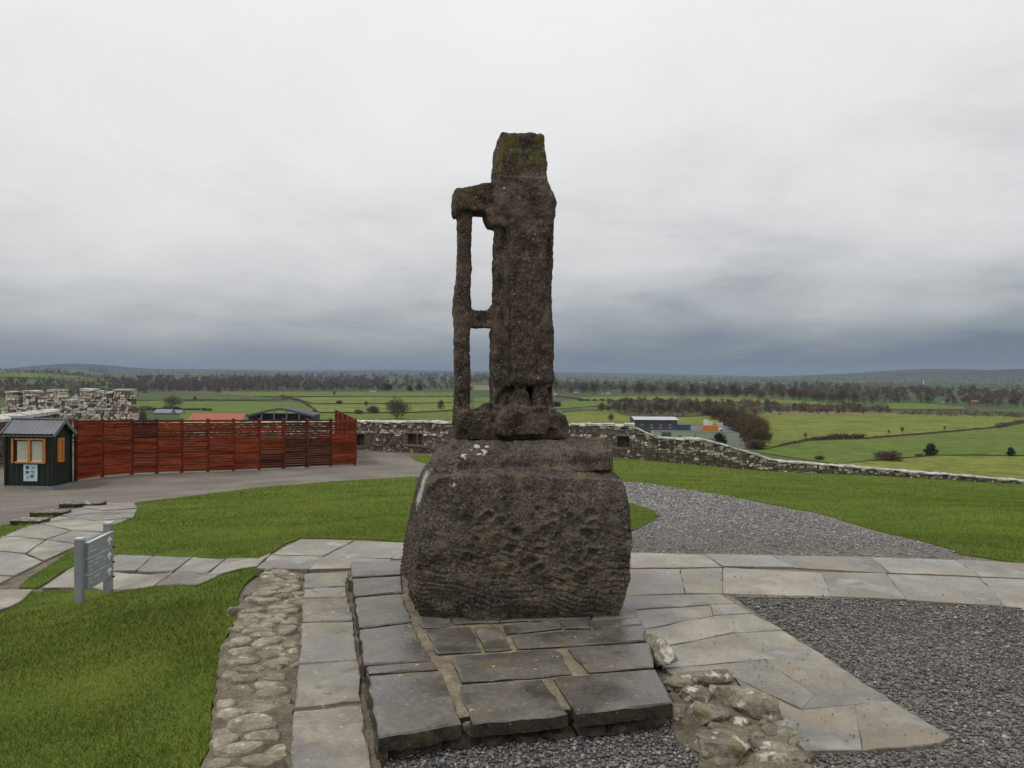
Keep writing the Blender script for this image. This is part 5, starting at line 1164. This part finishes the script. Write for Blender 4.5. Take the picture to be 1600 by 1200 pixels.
    # undercut along the foot
    d -= np.clip(1 - (V[:, 2] - .12) / .12, 0, 1) * .06 * (.4 + 1.1 * np.clip(fbm(V * np.array([5, 5, 3]), 3), -.3, 1)) * (front + .3 * leftf)
    d -= front * .05 * np.exp(-(((V[:, 0] + .42) / .13) ** 2 + ((V[:, 2] - .27) / .07) ** 2))
    V2 = V + Nn * d[:, None]
    foot = np.clip((.27 - V[:, 2]) / .11, 0, 1) * np.clip(.55 + .9 * fbm(V * np.array([4, 4, 1.5]) + 2, 3), 0, 1.3)
    V2[:, 1] += .085 * foot * (V[:, 1] < 5.35) * np.clip(1 - (V[:, 1] - 4.95) / .4, 0, 1); V2[:, 0] += .05 * foot * (V[:, 0] < -.45) * leftf
    # lichen blotches (own shapes) and the bleached streak on the left shoulder
    lich = np.zeros(n)
    def pix(P):
        q_ = P - np.array([0, 0, EYE]); z_ = q_ @ np.array(_f); return 800 + FPX * (q_ @ np.array(_r)) / z_, 600 - FPX * (q_ @ np.array(_u)) / z_
    spots_ = [at(668, 712, 5.7), at(676, 704, 5.75), at(660, 790, 5.5), at(735, 705, 5.5), at(725, 712, 5.45), at(750, 712, 5.45), at(745, 698, 5.55), at(757, 705, 5.5), at(710, 722, 5.4), at(697, 729, 5.35), at(726, 715, 5.4), at(695, 684, 5.95), at(702, 681, 6.0), at(823, 689, 5.65), at(806, 690, 5.65), at(920, 680, 6.0), at(935, 679, 6.05), at(928, 682, 5.9), at(893, 688, 5.7), at(867, 698, 5.5), at(833, 731, 5.3), at(709, 758, 5.15), at(770, 687, 5.75), at(760, 700, 5.55), at(900, 683, 5.9)]
    for i, p in enumerate(spots_):
        r_ = (.024, .015, .02, .011, .012)[i % 5]; q_ = np.linalg.norm((V2 - np.array(p)) * np.array([1, .62, .8]), axis=1); lich = np.maximum(lich, (1 - q_ / (2 * r_) + .55 * fbm(V2 * 30, 2)) * (q_ < 3 * r_))
    streak = np.zeros(n)
    path = [at(664, 718, 5.9), at(657, 735, 5.7), at(660, 755, 5.6), at(659, 780, 5.7)]
    for a, b in zip(path[:-1], path[1:]):
        a = np.array(a); b = np.array(b); t_ = np.clip(((V2 - a) @ (b - a)) / ((b - a) @ (b - a)), 0, 1); dd = np.linalg.norm((V2 - a - t_[:, None] * (b - a)) * np.array([1, .35, 1]), axis=1)
        streak = np.maximum(streak, 1 - dd / .10 + .45 * fbm(V2 * 16, 3))
    t = mesh('boulder_pedestal', V2, F, MT['boulder'], None, smooth=True, attrs={'lichen': lich, 'streak': np.clip(streak, 0, 1)})
    tag(t, 'massive dark weathered boulder carved as pedestal for the stone cross', 'boulder')
boulder()
# ------------------------------------------------------------------ the worn high cross
def cross():
    D = 5.85; k = D / FPX; a0 = R(11); ca, sa = math.cos(a0), math.sin(a0); O = at(815, 600, D); zz = lambda py: at(815, py, D).z
    U = np.array([ca, sa, 0]); W_ = np.array([-sa, ca, 0])      # along the face, and into depth
    parts = []
    def loc2w(x, y, z): return np.array([O.x, D, 0]) + U * x + W_ * y + np.array([0, 0, z])
    def el(prof, y0, y1, taper=0):
        """prof: rows (py, px0, px1) bottom to top; the turn of the stone is taken off its width"""
        th = y1 - y0; ym = (y0 + y1) / 2; pts = []
        for py, p0, p1 in prof:
            xm = ((p0 + p1) / 2 - 815) * k; wd = ((p1 - p0) * k - th * sa) / ca; xm = (xm + ym * sa) / ca
            pts.append((xm - wd / 2, xm + wd / 2, zz(py)))
        V, F = [], []
        for x0, x1, z in pts:
            c = min(.02, (x1 - x0) * .18)
            V += [loc2w(x0 + c, y0, z), loc2w(x1 - c, y0, z), loc2w(x1, y0 + c, z), loc2w(x1, y1 - c, z), loc2w(x1 - c, y1, z), loc2w(x0 + c, y1, z), loc2w(x0, y1 - c, z), loc2w(x0, y0 + c, z)]
        m = len(pts)
        F.append(tuple(range(7, -1, -1))); F.append(tuple(range((m - 1) * 8, m * 8)))
        for r_ in range(m - 1):
            F += [(r_ * 8 + i, r_ * 8 + (i + 1) % 8, (r_ + 1) * 8 + (i + 1) % 8, (r_ + 1) * 8 + i) for i in range(8)]
        parts.append((V, F))
    el([(650, 764, 866), (600, 763, 865), (510, 764, 864), (480, 766, 861), (370, 767, 863), (358, 767, 864)], -.045, .15)             # core of the shaft
    el([(650, 766, 800), (600, 766, 800), (510, 767, 800), (370, 769, 800), (352, 769, 800)], -.105, .0)
    el([(603, 784, 864), (596, 783, 866), (510, 784, 864), (480, 785, 861), (370, 785, 863), (350, 785, 864)], -.165, -.02)   # robe with its overhanging hem
    el([(362, 768, 858), (350, 768, 862), (340, 767, 866), (318, 766, 867), (300, 763, 858), (285, 764, 852)], -.16, .15)             # shoulders
    el([(300, 763, 853), (262, 764, 852), (240, 768, 849), (224, 770, 849), (216, 772, 848)], -.14, .14)                                 # upper limb
    el([(337, 703, 790), (320, 702, 790), (305, 704, 790), (297, 740, 800), (292, 760, 800)], -.13, .11)                               # arm
    el([(344, 706, 716), (334, 702, 730)], -.10, .1)
    el([(359, 759, 785), (348, 753, 790), (335, 750, 790)], -.15, .08)                                                                  # knob under the arm
    el([(660, 708, 737), (600, 709, 737), (520, 708, 736), (490, 706, 739), (470, 707, 737), (420, 712, 737), (350, 712, 738), (330, 709, 741)], -.075, .06)   # slim post
    el([(513, 730, 775), (487, 730, 775)], -.06, .05)                                                                                   # brace
    el([(495, 752, 775), (478, 765, 775)], -.05, .05)
    el([(684, 706, 888), (660, 705, 890), (648, 707, 884), (642, 712, 872)], -.13, .15)                                                 # foot block
    el([(650, 735, 775), (642, 738, 772), (630, 756, 772)], -.06, .06)
    el([(676, 772, 852), (664, 768, 860), (645, 774, 862), (634, 784, 856)], -.235, -.03)                                               # crouching figure at the foot
    el([(646, 786, 830), (618, 794, 827), (603, 800, 823)], -.175, -.03); el([(646, 824, 863), (618, 828, 858), (602, 832, 853)], -.17, -.03)
    el([(668, 848, 872), (650, 846, 874), (636, 850, 868)], -.20, -.02)
    V, Nn, F = voxel(parts, .009, 3)
    P = V - np.array([O.x, D, 0]); lx = P @ U; ly = P @ W_; pz = P[:, 2]; fr = np.clip(-(Nn @ W_), 0, 1) ** .7
    py = 583 - (pz - EYE) * FPX / D; px = 815 + (lx * ca) / k
    slim = np.where(px < 741, .6, 1); d = (.006 * fbm(V * 4.2, 3) + .0065 * fbm(V * 13, 3) + .008 * (.5 - np.abs(fbm(V * 8 + 3, 3)))) * slim + .0035 * fbm(V * 34, 2) - .006 * np.exp(-(fbm(V * 5.1 + 8, 3) / .05) ** 2) - .007 * np.clip(fbm(V * 30, 2) - .35, 0, 1)
    d += .006 * fbm(V * 15 + 3, 3) * (py > 628)
    def groove(pts, w_, dep):
        nonlocal d
        best = np.full(len(V), 1e9)
        for (x0, y0), (x1, y1) in zip(pts[:-1], pts[1:]):
            a = np.array([x0, y0], float); b = np.array([x1, y1], float); Q = np.c_[px, py]; t_ = np.clip(((Q - a) @ (b - a)) / ((b - a) @ (b - a)), 0, 1); best = np.minimum(best, np.linalg.norm(Q - a - t_[:, None] * (b - a), axis=1))
        d = d - fr * dep * np.exp(-(best / w_) ** 2)
    groove([(786, 350), (787, 420), (789, 500), (791, 600)], 3.2, .022); groove([(848, 380), (846, 470), (838, 500), (826, 514)], 3.4, .018)
    groove([(851, 360), (852, 480), (855, 600)], 3, .017); groove([(770, 345), (800, 352), (848, 345)], 4, .008); groove([(826, 606), (827, 630)], 2.5, .03); groove([(774, 628), (782, 614), (799, 604), (814, 604), (826, 612), (838, 602), (852, 602), (862, 616), (865, 640)], 3.6, .05); groove([(790, 630), (794, 615)], 5, .03)
    groove([(800, 648), (802, 668)], 4, .014); groove([(776, 655), (778, 672)], 4, .012); groove([(845, 625), (850, 668)], 3.5, .016); groove([(795, 360), (810, 395), (800, 440)], 4, .010); groove([(815, 430), (818, 590)], 5, .006)
    groove([(766, 268), (800, 292), (850, 290)], 6, .007)
    d += fr * .012 * np.exp(-((py - 592) / 7) ** 2) * ((px > 785) & (px < 862))
    V2 = V + Nn * d[:, None]
    moss = np.clip(1 - (py - 262) / 45, 0, 1) * np.clip(.55 + .8 * fbm(V * 9, 3), 0, 1) * (fr + .3)
    moss = np.maximum(moss, np.clip(1 - np.hypot(px - 722, (py - 310) * 1.1) / 34, 0, 1) * .9)
    lich = np.zeros(len(V)); rr_ = np.random.default_rng(8)
    sp_ = [(779, 304, .008), (774, 275, .005), (812, 272, .005), (826, 372, .007), (824, 379, .006), (842, 284, .005), (802, 318, .004), (800, 341, .005), (738, 318, .005), (722, 372, .004), (835, 622, .005), (780, 622, .004), (826, 624, .005), (790, 623, .004), (833, 590, .006), (718, 590, .005)] + [(rr_.uniform(765, 860), rr_.uniform(215, 675), rr_.uniform(.002, .0035)) for _ in range(60)]
    for x, y, r_ in sp_:
        q_ = np.hypot(px - x, py - y) * k; lich = np.maximum(lich, (1 - q_ / (2 * r_)) * (fr > .3))
    VF = [np.mean([(px[i], py[i]) for i in f], axis=0) for f in F]
    t = thing('stone_cross', 'weathered dark stone high cross with one arm and slim side post on the boulder', 'cross', loc2w(0, 0, zz(682)))
    def cls(x, y):
        if y > 641.0 and not (770 < x < 866 and y < 676): return 'foot_block'
        if x < 742.5 and y > 338: return 'side_post'
        if x < 762 and 478 < y < 520: return 'brace'
        if x < 764 and y <= 362: return 'arm'
        if y < 292: return 'upper_limb'
        if y > 606 and x > 768: return 'foot_figure'
        return 'shaft'
    groups = {}
    for f, (x, y) in zip(F, VF): groups.setdefault(cls(x, y), []).append(f)
    for nm, fs in groups.items():
        idx = sorted({i for f in fs for i in f}); mp = {j: i for i, j in enumerate(idx)}
        mesh(nm, V2[idx], [tuple(mp[i] for i in f) for f in fs], MT['cross'], t, smooth=True, attrs={'moss': moss[idx], 'lichen': lich[idx]})
    print('cross', len(V), {k_: len(v) for k_, v in groups.items()})
cross()
# ------------------------------------------------------------------ buildings on the plain
MT['roofblack'] = plain_mat('black_sheet', (.018, .019, .022), .6); MT['roofgrey'] = plain_mat('grey_sheet', (.2, .21, .23), .5); MT['roofpale'] = plain_mat('pale_sheet', (.5, .51, .52), .5)
MT['roofred'] = plain_mat('red_tile', (.36, .105, .06), .7); MT['wallpale'] = plain_mat('pale_green_render', (.33, .38, .27), .8); MT['walldark'] = plain_mat('charcoal_cladding', (.075, .078, .088), .7)
MT['teal'] = plain_mat('teal_sheet', (.04, .10, .11)); MT['hot'] = plain_mat('orange_container', (.62, .20, .02)); MT['cow'] = plain_mat('dark_hide', (.012, .01, .01)); MT['winpale'] = plain_mat('pale_window', (.42, .44, .45))
MT['slate'] = plain_mat('slate_roof', (.06, .06, .07)); MT['tyre'] = plain_mat('tyre', (.012, .012, .012))
def shed(name, px0, px1, pyb, eave, ridge, depth, label, wall, roof, cat, wins=(), d=None, doors=0):
    """gabled building, front facing the hill; sizes from the picture columns at its distance"""
    p0 = on_land(px0, pyb) if d is None else at(px0, pyb, d); d = p0.y; p1 = at(px1, pyb, d); zb = GZ(p0.x, d) if d > 200 else p0.z
    ze, zr = at((px0 + px1) / 2, eave, d).z, at((px0 + px1) / 2, ridge, d).z; x0, x1 = p0.x, p1.x; xm = (x0 + x1) / 2
    t = thing(name, label, cat, (xm, d + depth / 2, zb)); mb = MB()
    V = [(x, y, z) for x in (x0, x1) for y, z in ((d, zb), (d + depth, zb), (d + depth, ze), (d + depth / 2, zr - .15), (d, ze))]
    mb.add(V, [(0, 1, 2, 3, 4), (9, 8, 7, 6, 5), (0, 4, 9, 5), (1, 6, 7, 2), (4, 3, 8, 9), (3, 2, 7, 8)]); mb.build('wall', wall, t)
    ov = .03 * (x1 - x0); th = max(.25, (x1 - x0) * .006)
    for ya, yb in ((d - depth * .06, d + depth / 2), (d + depth * 1.06, d + depth / 2)):
        m2 = MB(); V = [(x, y, z + o_) for o_ in (0.05, th) for x, y, z in ((x0 - ov, ya, ze - (zr - ze) * .1), (x1 + ov, ya, ze - (zr - ze) * .1), (x1 + ov, yb, zr), (x0 - ov, yb, zr))]
        m2.add(V, [(3, 2, 1, 0), (4, 5, 6, 7), (0, 1, 5, 4), (1, 2, 6, 5), (2, 3, 7, 6), (3, 0, 4, 7)]); m2.build('roof', roof, t)
    for a0, a1, b0, b1, m in wins:
        m2 = MB(); xa, xb = x0 + (x1 - x0) * a0, x0 + (x1 - x0) * a1; m2.box(((xa + xb) / 2, d - .06, zb + (ze - zb) * (b0 + b1) / 2), ((xb - xa) / 2, .08, (ze - zb) * (b1 - b0) / 2)); m2.build('window', MT[m], t)
    return t
# black barn: low barrel roof on dark posts, open front
def barn():
    d = 620.0; t = None; x0, x1 = at(389, 650, d).x, at(487, 650, d).x; ze, zr = at(438, 648.5, d).z, at(438, 637.5, d).z; dp = 26; xm = (x0 + x1) / 2
    t = thing('hay_barn', 'long black barn with low curved grey roof showing above the fence', 'barn', (xm, d + dp / 2, PZ))
    m2 = MB(); m2.box((xm, d + dp - .3, (PZ + ze) / 2), ((x1 - x0) / 2, .3, (ze - PZ) / 2)); m2.build('back_wall', MT['roofblack'], t)
    for sgn, xx in ((-1, x0), (1, x1)):
        m2 = MB(); m2.box((xx, d + dp / 2, (PZ + ze) / 2), (.25, dp / 2 - .7, (ze - PZ) / 2)); m2.build('side_wall', MT['roofblack'], t)
    n = 16; m2 = MB(); V = []
    for i in range(n + 1):
        u = i / n; x = x0 - 1 + (x1 - x0 + 2) * u; z = ze + (zr - ze) * (1 - abs(2 * u - 1) ** 1.25)
        V += [(x, d - .8, z), (x, d + dp + .6, z), (x, d + dp + .6, z - .5), (x, d - .8, z - 1.6)]
    F = [(4 * i + j, 4 * i + (j + 1) % 4, 4 * i + 4 + (j + 1) % 4, 4 * i + 4 + j) for i in range(n) for j in range(4)] + [(3, 2, 1, 0), tuple(4 * n + j for j in range(4))]
    m2.add(V, [f[::-1] for f in F]); m2.build('roof', MT['walldark'], t)
    for i in range(6):
        x = x0 + (x1 - x0) * (i + .02 if i == 0 else i - (.02 if i == 5 else 0)) / 5; zt_ = ze + (zr - ze) * (1 - abs(2 * i / 5 - 1) ** 1.25) - 1.7; m2 = MB(); m2.box((x, d, (PZ + zt_) / 2), (.35, .3, (zt_ - PZ) / 2)); m2.build('post', MT['roofgrey'] if i in (1, 2, 3, 4) else MT['roofblack'], t)
barn()
shed('farm_shed', 296, 376, 657, 656, 647.3, 22, 'long low shed with bright red roof just over the fence', MT['wallpale'], MT['roofred'], 'shed', d=690)
shed('small_shed', 241, 266, 650, 645, 640, 12, 'small grey roofed farm shed in the dark hedge beyond the fence', MT['roofgrey'], MT['roofgrey'], 'shed', d=790)
shed('small_shed', 270, 282, 650, 645.5, 641, 12, 'smallest pale shed right of the grey roofed shed by the hedge', MT['wallpale'], MT['roofgrey'], 'shed', d=800)
wx = [(a, a + .055, b, b + .05, 'winpale') for a in (.14, .37, .58, .80) for b in (.52, .68) if not (a < .2 and b < .6)]
shed('warehouse', 992, 1058, 683, 656, 653, 24, 'charcoal clad warehouse with pale roof beyond the wall', MT['walldark'], MT['roofpale'], 'warehouse', wins=wx)
def flat_building(name, px0, px1, pyb, pyt, depth, label, wall, roof, cat, wins=(), d=None):
    p0 = on_land(px0, pyb) if d is None else at(px0, pyb, d); d = p0.y; x0, x1 = p0.x, at(px1, pyb, d).x; zb = GZ(p0.x, d); zt_ = at((px0 + px1) / 2, pyt, d).z; t = thing(name, label, cat, ((x0 + x1) / 2, d + depth / 2, zb))
    m2 = MB(); m2.box(((x0 + x1) / 2, d + depth / 2, (zb + zt_) / 2), ((x1 - x0) / 2, depth / 2, (zt_ - zb) / 2)); m2.build('wall', wall, t)
    m2 = MB(); m2.box(((x0 + x1) / 2, d + depth / 2 + .3, zt_ + .12), ((x1 - x0) / 2 - .3, depth / 2 - .1, .1)); m2.build('roof', roof, t)
    for a0, a1, b0, b1, m in wins:
        m2 = MB(); xa, xb = x0 + (x1 - x0) * a0, x0 + (x1 - x0) * a1; m2.box(((xa + xb) / 2, d - .06, zb + (zt_ - zb) * (b0 + b1) / 2), ((xb - xa) / 2, .08, (zt_ - zb) * (b1 - b0) / 2)); m2.build('door', MT[m], t)
    return t
flat_building('yard_building', 1086, 1155, 697, 676.5, 14, 'pale green rendered flat building behind the sloping wall', MT['wallpale'], MT['walldark'], 'building')
flat_building('yard_annexe', 1022, 1085, 697, 675, 12, 'lower pale green annexe with dark doorways at the warehouse foot', MT['wallpale'], MT['walldark'], 'building', wins=((.18, .42, .3, .98, 'walldark'), (.62, .66, .5, .8, 'walldark')))
flat_building('teal_store', 1059, 1079, 679, 664, 10, 'teal metal store beside the warehouse', MT['teal'], MT['teal'], 'store', d=575)
field([(1058, 662), (1100, 663), (1150, 668), (1162, 690), (1165, 702), (1020, 702), (1040, 685)], MT['f5'], 'grey tarmac works yard by the warehouse', dz=.2, name='yard')
def truck():
    d = 545.0; a = at(1098, 677, d); b = at(1130, 677, d); zt_ = at(1110, 664.5, d).z; zb = PZ + .45; L_ = b.x - a.x
    t = thing('lorry', 'orange box lorry with white cab parked in the works yard', 'lorry', ((a.x + b.x) / 2, d, PZ + .45))
    m2 = MB(); m2.box((a.x + L_ * .36, d, (zb + 1.2 + zt_) / 2), (L_ * .36, 1.6, (zt_ - zb - 1.2) / 2)); m2.build('box_body', MT['hot'], t)
    m2 = MB(); x = a.x + L_ * .86; h = (zt_ - zb) * .8
    m2.add([(x - L_ * .12, y, zb + .8) for y in (d - 1.4, d + 1.4)] + [(x + L_ * .14, y, zb + .8) for y in (d - 1.4, d + 1.4)] + [(x + L_ * .13, y, zb + h * .55) for y in (d - 1.4, d + 1.4)] + [(x + L_ * .03, y, zb + h) for y in (d - 1.3, d + 1.3)] + [(x - L_ * .12, y, zb + h) for y in (d - 1.3, d + 1.3)],
           [(0, 2, 4, 6, 8), (9, 7, 5, 3, 1), (0, 1, 3, 2), (2, 3, 5, 4), (4, 5, 7, 6), (6, 7, 9, 8), (8, 9, 1, 0)]); m2.build('cab', MT['white'], t)
    m2 = MB(); m2.box((x + L_ * .02, d - 1.42, zb + h * .7), (L_ * .07, .04, h * .15)); m2.build('cab_window', MT['glass'], t)
    for f in (.12, .26, .88):
        for y in (d - 1.45, d + 1.45): m2 = MB(); m2.tube((a.x + L_ * f, y - .25, zb + .55), (a.x + L_ * f, y + .25, zb + .55), .55, .55, 12); m2.build('wheel', MT['tyre'], t)
truck()
def container(px0, px1, pyb, pyt, d, label, m, name='container', cat='container'):
    a, b = at(px0, pyb, d), at(px1, pyb, d); zt_ = at(px0, pyt, d).z; zb = PZ + .45; t = thing(name, label, cat, ((a.x + b.x) / 2, d, zb)); m2 = MB()
    m2.box(((a.x + b.x) / 2, d, (zb + zt_) / 2), ((b.x - a.x) / 2, 1.5, (zt_ - zb) / 2)); m2.build('body', m, t)
    n = max(3, int((b.x - a.x) / .8)); m2 = MB()
    for i in range(n): m2.box((a.x + (b.x - a.x) * (i + .5) / n, d - 1.53, (zb + zt_) / 2), (.12, .05, (zt_ - zb) / 2 - .2))
    m2.build('rib', m, t); m2 = MB(); m2.box(((a.x + b.x) / 2, d, zt_ + .06), ((b.x - a.x) / 2 + .06, 1.56, .07)); m2.build('top_frame', m, t)
container(1100, 1106, 673, 656.5, 560, 'tall narrow white silo box behind the orange lorry', MT['white'])
container(1107, 1112.5, 673, 659.5, 562, 'short white box right of the tall one behind the lorry', MT['white'])
container(1120, 1129, 674, 661, 558, 'pale grey container behind the lorry cab', MT['roofpale'])
def car(px0, px1, pyb, d, label, m):
    a, b = at(px0, pyb, d), at(px1, pyb, d); L_ = b.x - a.x; zb = PZ + .45; t = thing('parked_car', label, 'car', ((a.x + b.x) / 2, d, zb)); prof = [(0, .35), (0, .8), (.2, .95), (.33, 1.45), (.75, 1.5), (.93, .95), (1, .85), (1, .35)]
    m2 = MB(); V = [(a.x + L_ * u, d + s, zb + z) for s in (-.85, .85) for u, z in prof]; n = len(prof); m2.add(V, [tuple(range(n)), tuple(range(2 * n - 1, n - 1, -1))] + [(i, n + i, n + (i + 1) % n, (i + 1) % n) for i in range(n)]); m2.build('body', m, t)
    m2 = MB(); m2.box((a.x + L_ * .54, d - .86, zb + 1.2), (L_ * .17, .02, .17)); m2.build('side_window', MT['glass'], t)
    for f in (.18, .82):
        for s in (-.8, .8): m2 = MB(); m2.tube((a.x + L_ * f, d + s - .12, zb + .33), (a.x + L_ * f, d + s + .12, zb + .33), .33, .33, 10); m2.build('wheel', MT['tyre'], t)
car(1134, 1139, 676, 540, 'small dark car right of the orange lorry', MT['walldark']); car(1141, 1147, 676, 535, 'small white car farthest right in the works yard', MT['white']); car(1071, 1081, 675, 545, 'long white car beside the teal store', MT['white'])
# small white farmhouses and cottages far off
HN = 0
def house(px, pyb, wpx, hpx, label, wall='white', roof='slate', group=None):
    p = on_land(px, pyb); d = p.y; kx = d / FPX; w_ = wpx * kx; h = hpx * kx; dp = max(6, w_ * .5); x0, x1 = p.x - w_ / 2, p.x + w_ / 2; zb = GZ(p.x, d) - .2; ze = zb + h * .6; zr = zb + h
    t = thing('farmhouse', label, 'house', (p.x, d, zb), group); mb = MB(); V = [(x, y, z) for x in (x0, x1) for y, z in ((d, zb), (d + dp, zb), (d + dp, ze), (d + dp / 2, zr), (d, ze))]
    mb.add(V, [(0, 1, 2, 3, 4), (9, 8, 7, 6, 5), (0, 4, 9, 5), (1, 6, 7, 2), (4, 3, 8, 9), (3, 2, 7, 8)]); mb.build('wall', MT[wall], t)
    m2 = MB(); m2.add([(x, y, z + .2) for x in (x0 - .3, x1 + .3) for y, z in ((d - .4, ze - .1), (d + dp / 2, zr + .1), (d + dp + .4, ze - .1))], [(0, 3, 4, 1), (1, 4, 5, 2), (0, 1, 2), (5, 4, 3), (0, 2, 5, 3)]); m2.build('roof', MT[roof], t)
    for f in (.25, .75): m2 = MB(); m2.box((x0 + w_ * f, d - .05, zb + h * .35), (w_ * .06, .08, h * .1)); m2.build('window', MT['glass'], t)
    m2 = MB(); m2.box((x0 + w_ * .12, d + dp / 2, zr + h * .08), (w_ * .04, w_ * .04, h * .14)); m2.build('chimney', MT[wall], t)
house(84, 601.5, 7, 4, 'white farmhouse standing alone on the left hillside'); house(91, 601.6, 5, 2.2, 'low white outbuilding right of the hillside farmhouse'); house(85, 586.8, 4, 1.8, 'tiny white house higher on the left hill')
house(582, 613.2, 9, 5, 'white house at the edge of the long brown wood'); house(951, 615.5, 7, 4, 'white cottage among the far trees right of the cross'); house(942, 615.6, 4, 3, 'small white cottage left of its larger neighbour'); house(900, 614, 5, 2.5, 'low white cottage behind the hedge near the cross')
house(868, 617, 4, 5, 'narrow white house right beside the cross shaft'); house(1476, 629.5, 5, 3, 'white bungalow among the right hand woods'); house(1486, 629.5, 4, 2, 'small white outbuilding beside the bungalow in the woods')
house(1524, 633, 9, 8, 'ruined pale stone house by the far right woods', 'f4', 'f4')
for i, (x, y) in enumerate(((293, 588.3), (300, 588.8), (388, 589.5), (395, 590), (345, 589), (526, 590.5), (640, 592), (880, 595), (888, 595.2), (1193, 598.5), (1210, 599), (1292, 600.6), (1303, 600.8), (1318, 601), (1335, 601.5), (1452, 609), (1100, 597.3), (1225, 599.3), (700, 593.5))):
    house(x, y, random.uniform(2, 4.5), random.uniform(1.2, 1.8), 'tiny white house scattered on the distant plain', group='tiny white houses on the far plain')
def cow(px, py, label):
    p = on_land(px, py); t = thing('cow', label, 'cow', (p.x, p.y, PZ + .8)); z = PZ + .8; x, y = p.x, p.y; s = 1.25
    prof = [(-1.0, .95, .18), (-.95, 1.1, .30), (-.5, 1.05, .38), (.1, 1.0, .40), (.6, 1.08, .36), (.95, 1.18, .24), (1.2, 1.38, .16), (1.35, 1.36, .17), (1.65, 1.16, .09)]
    V, F = [], []; n = 8
    for (u, zc, r_) in prof: V += [(x + s * u, y + s * r_ * .75 * math.cos(i * math.pi * 2 / n), z + s * (zc + r_ * math.sin(i * math.pi * 2 / n))) for i in range(n)]
    for k in range(len(prof) - 1): F += [(k * n + i, (k + 1) * n + i, (k + 1) * n + (i + 1) % n, k * n + (i + 1) % n) for i in range(n)]
    F += [tuple(range(n)), tuple(range(len(V) - 1, len(V) - n - 1, -1))]
    mb = MB(); mb.add(V, F)
    for u in (-.8, .65):
        for w_ in (-.22, .22): mb.tube((x + s * u, y + s * w_, z + s * .85), (x + s * (u + .04), y + s * w_, z), .13 * s, .07 * s, 6)
    mb.tube((x - 1.25, y, z + s * 1.1), (x - 1.4, y, z + s * .5), .04, .03, 4); mb.build('body', MT['cow'], t)
cow(1218, 649.5, 'dark cow grazing at the top left of the big pasture'); cow(1292, 648, 'dark cow grazing farther right near the reeds'); cow(1279, 648, 'smaller dark cow between the other two in the pasture')
def mast(px, pyb, hpx, label):
    p = on_land(px, pyb); h = hpx * p.y / FPX; t = thing('tower', label, 'tower', p); m2 = MB(); m2.tube((p.x, p.y, p.z), (p.x, p.y, p.z + h * .8), h * .12, h * .09, 8); m2.build('shaft', MT['white'], t); m2 = MB(); m2.tube((p.x, p.y, p.z + h * .78), (p.x, p.y, p.z + h), h * .12, h * .02, 8); m2.build('cap', MT['white'], t)
mast(647, 588, 5, 'tiny white tower on the far horizon left of the cross'); mast(1443, 601, 7, 'tiny pale spire far off below the blue hills')
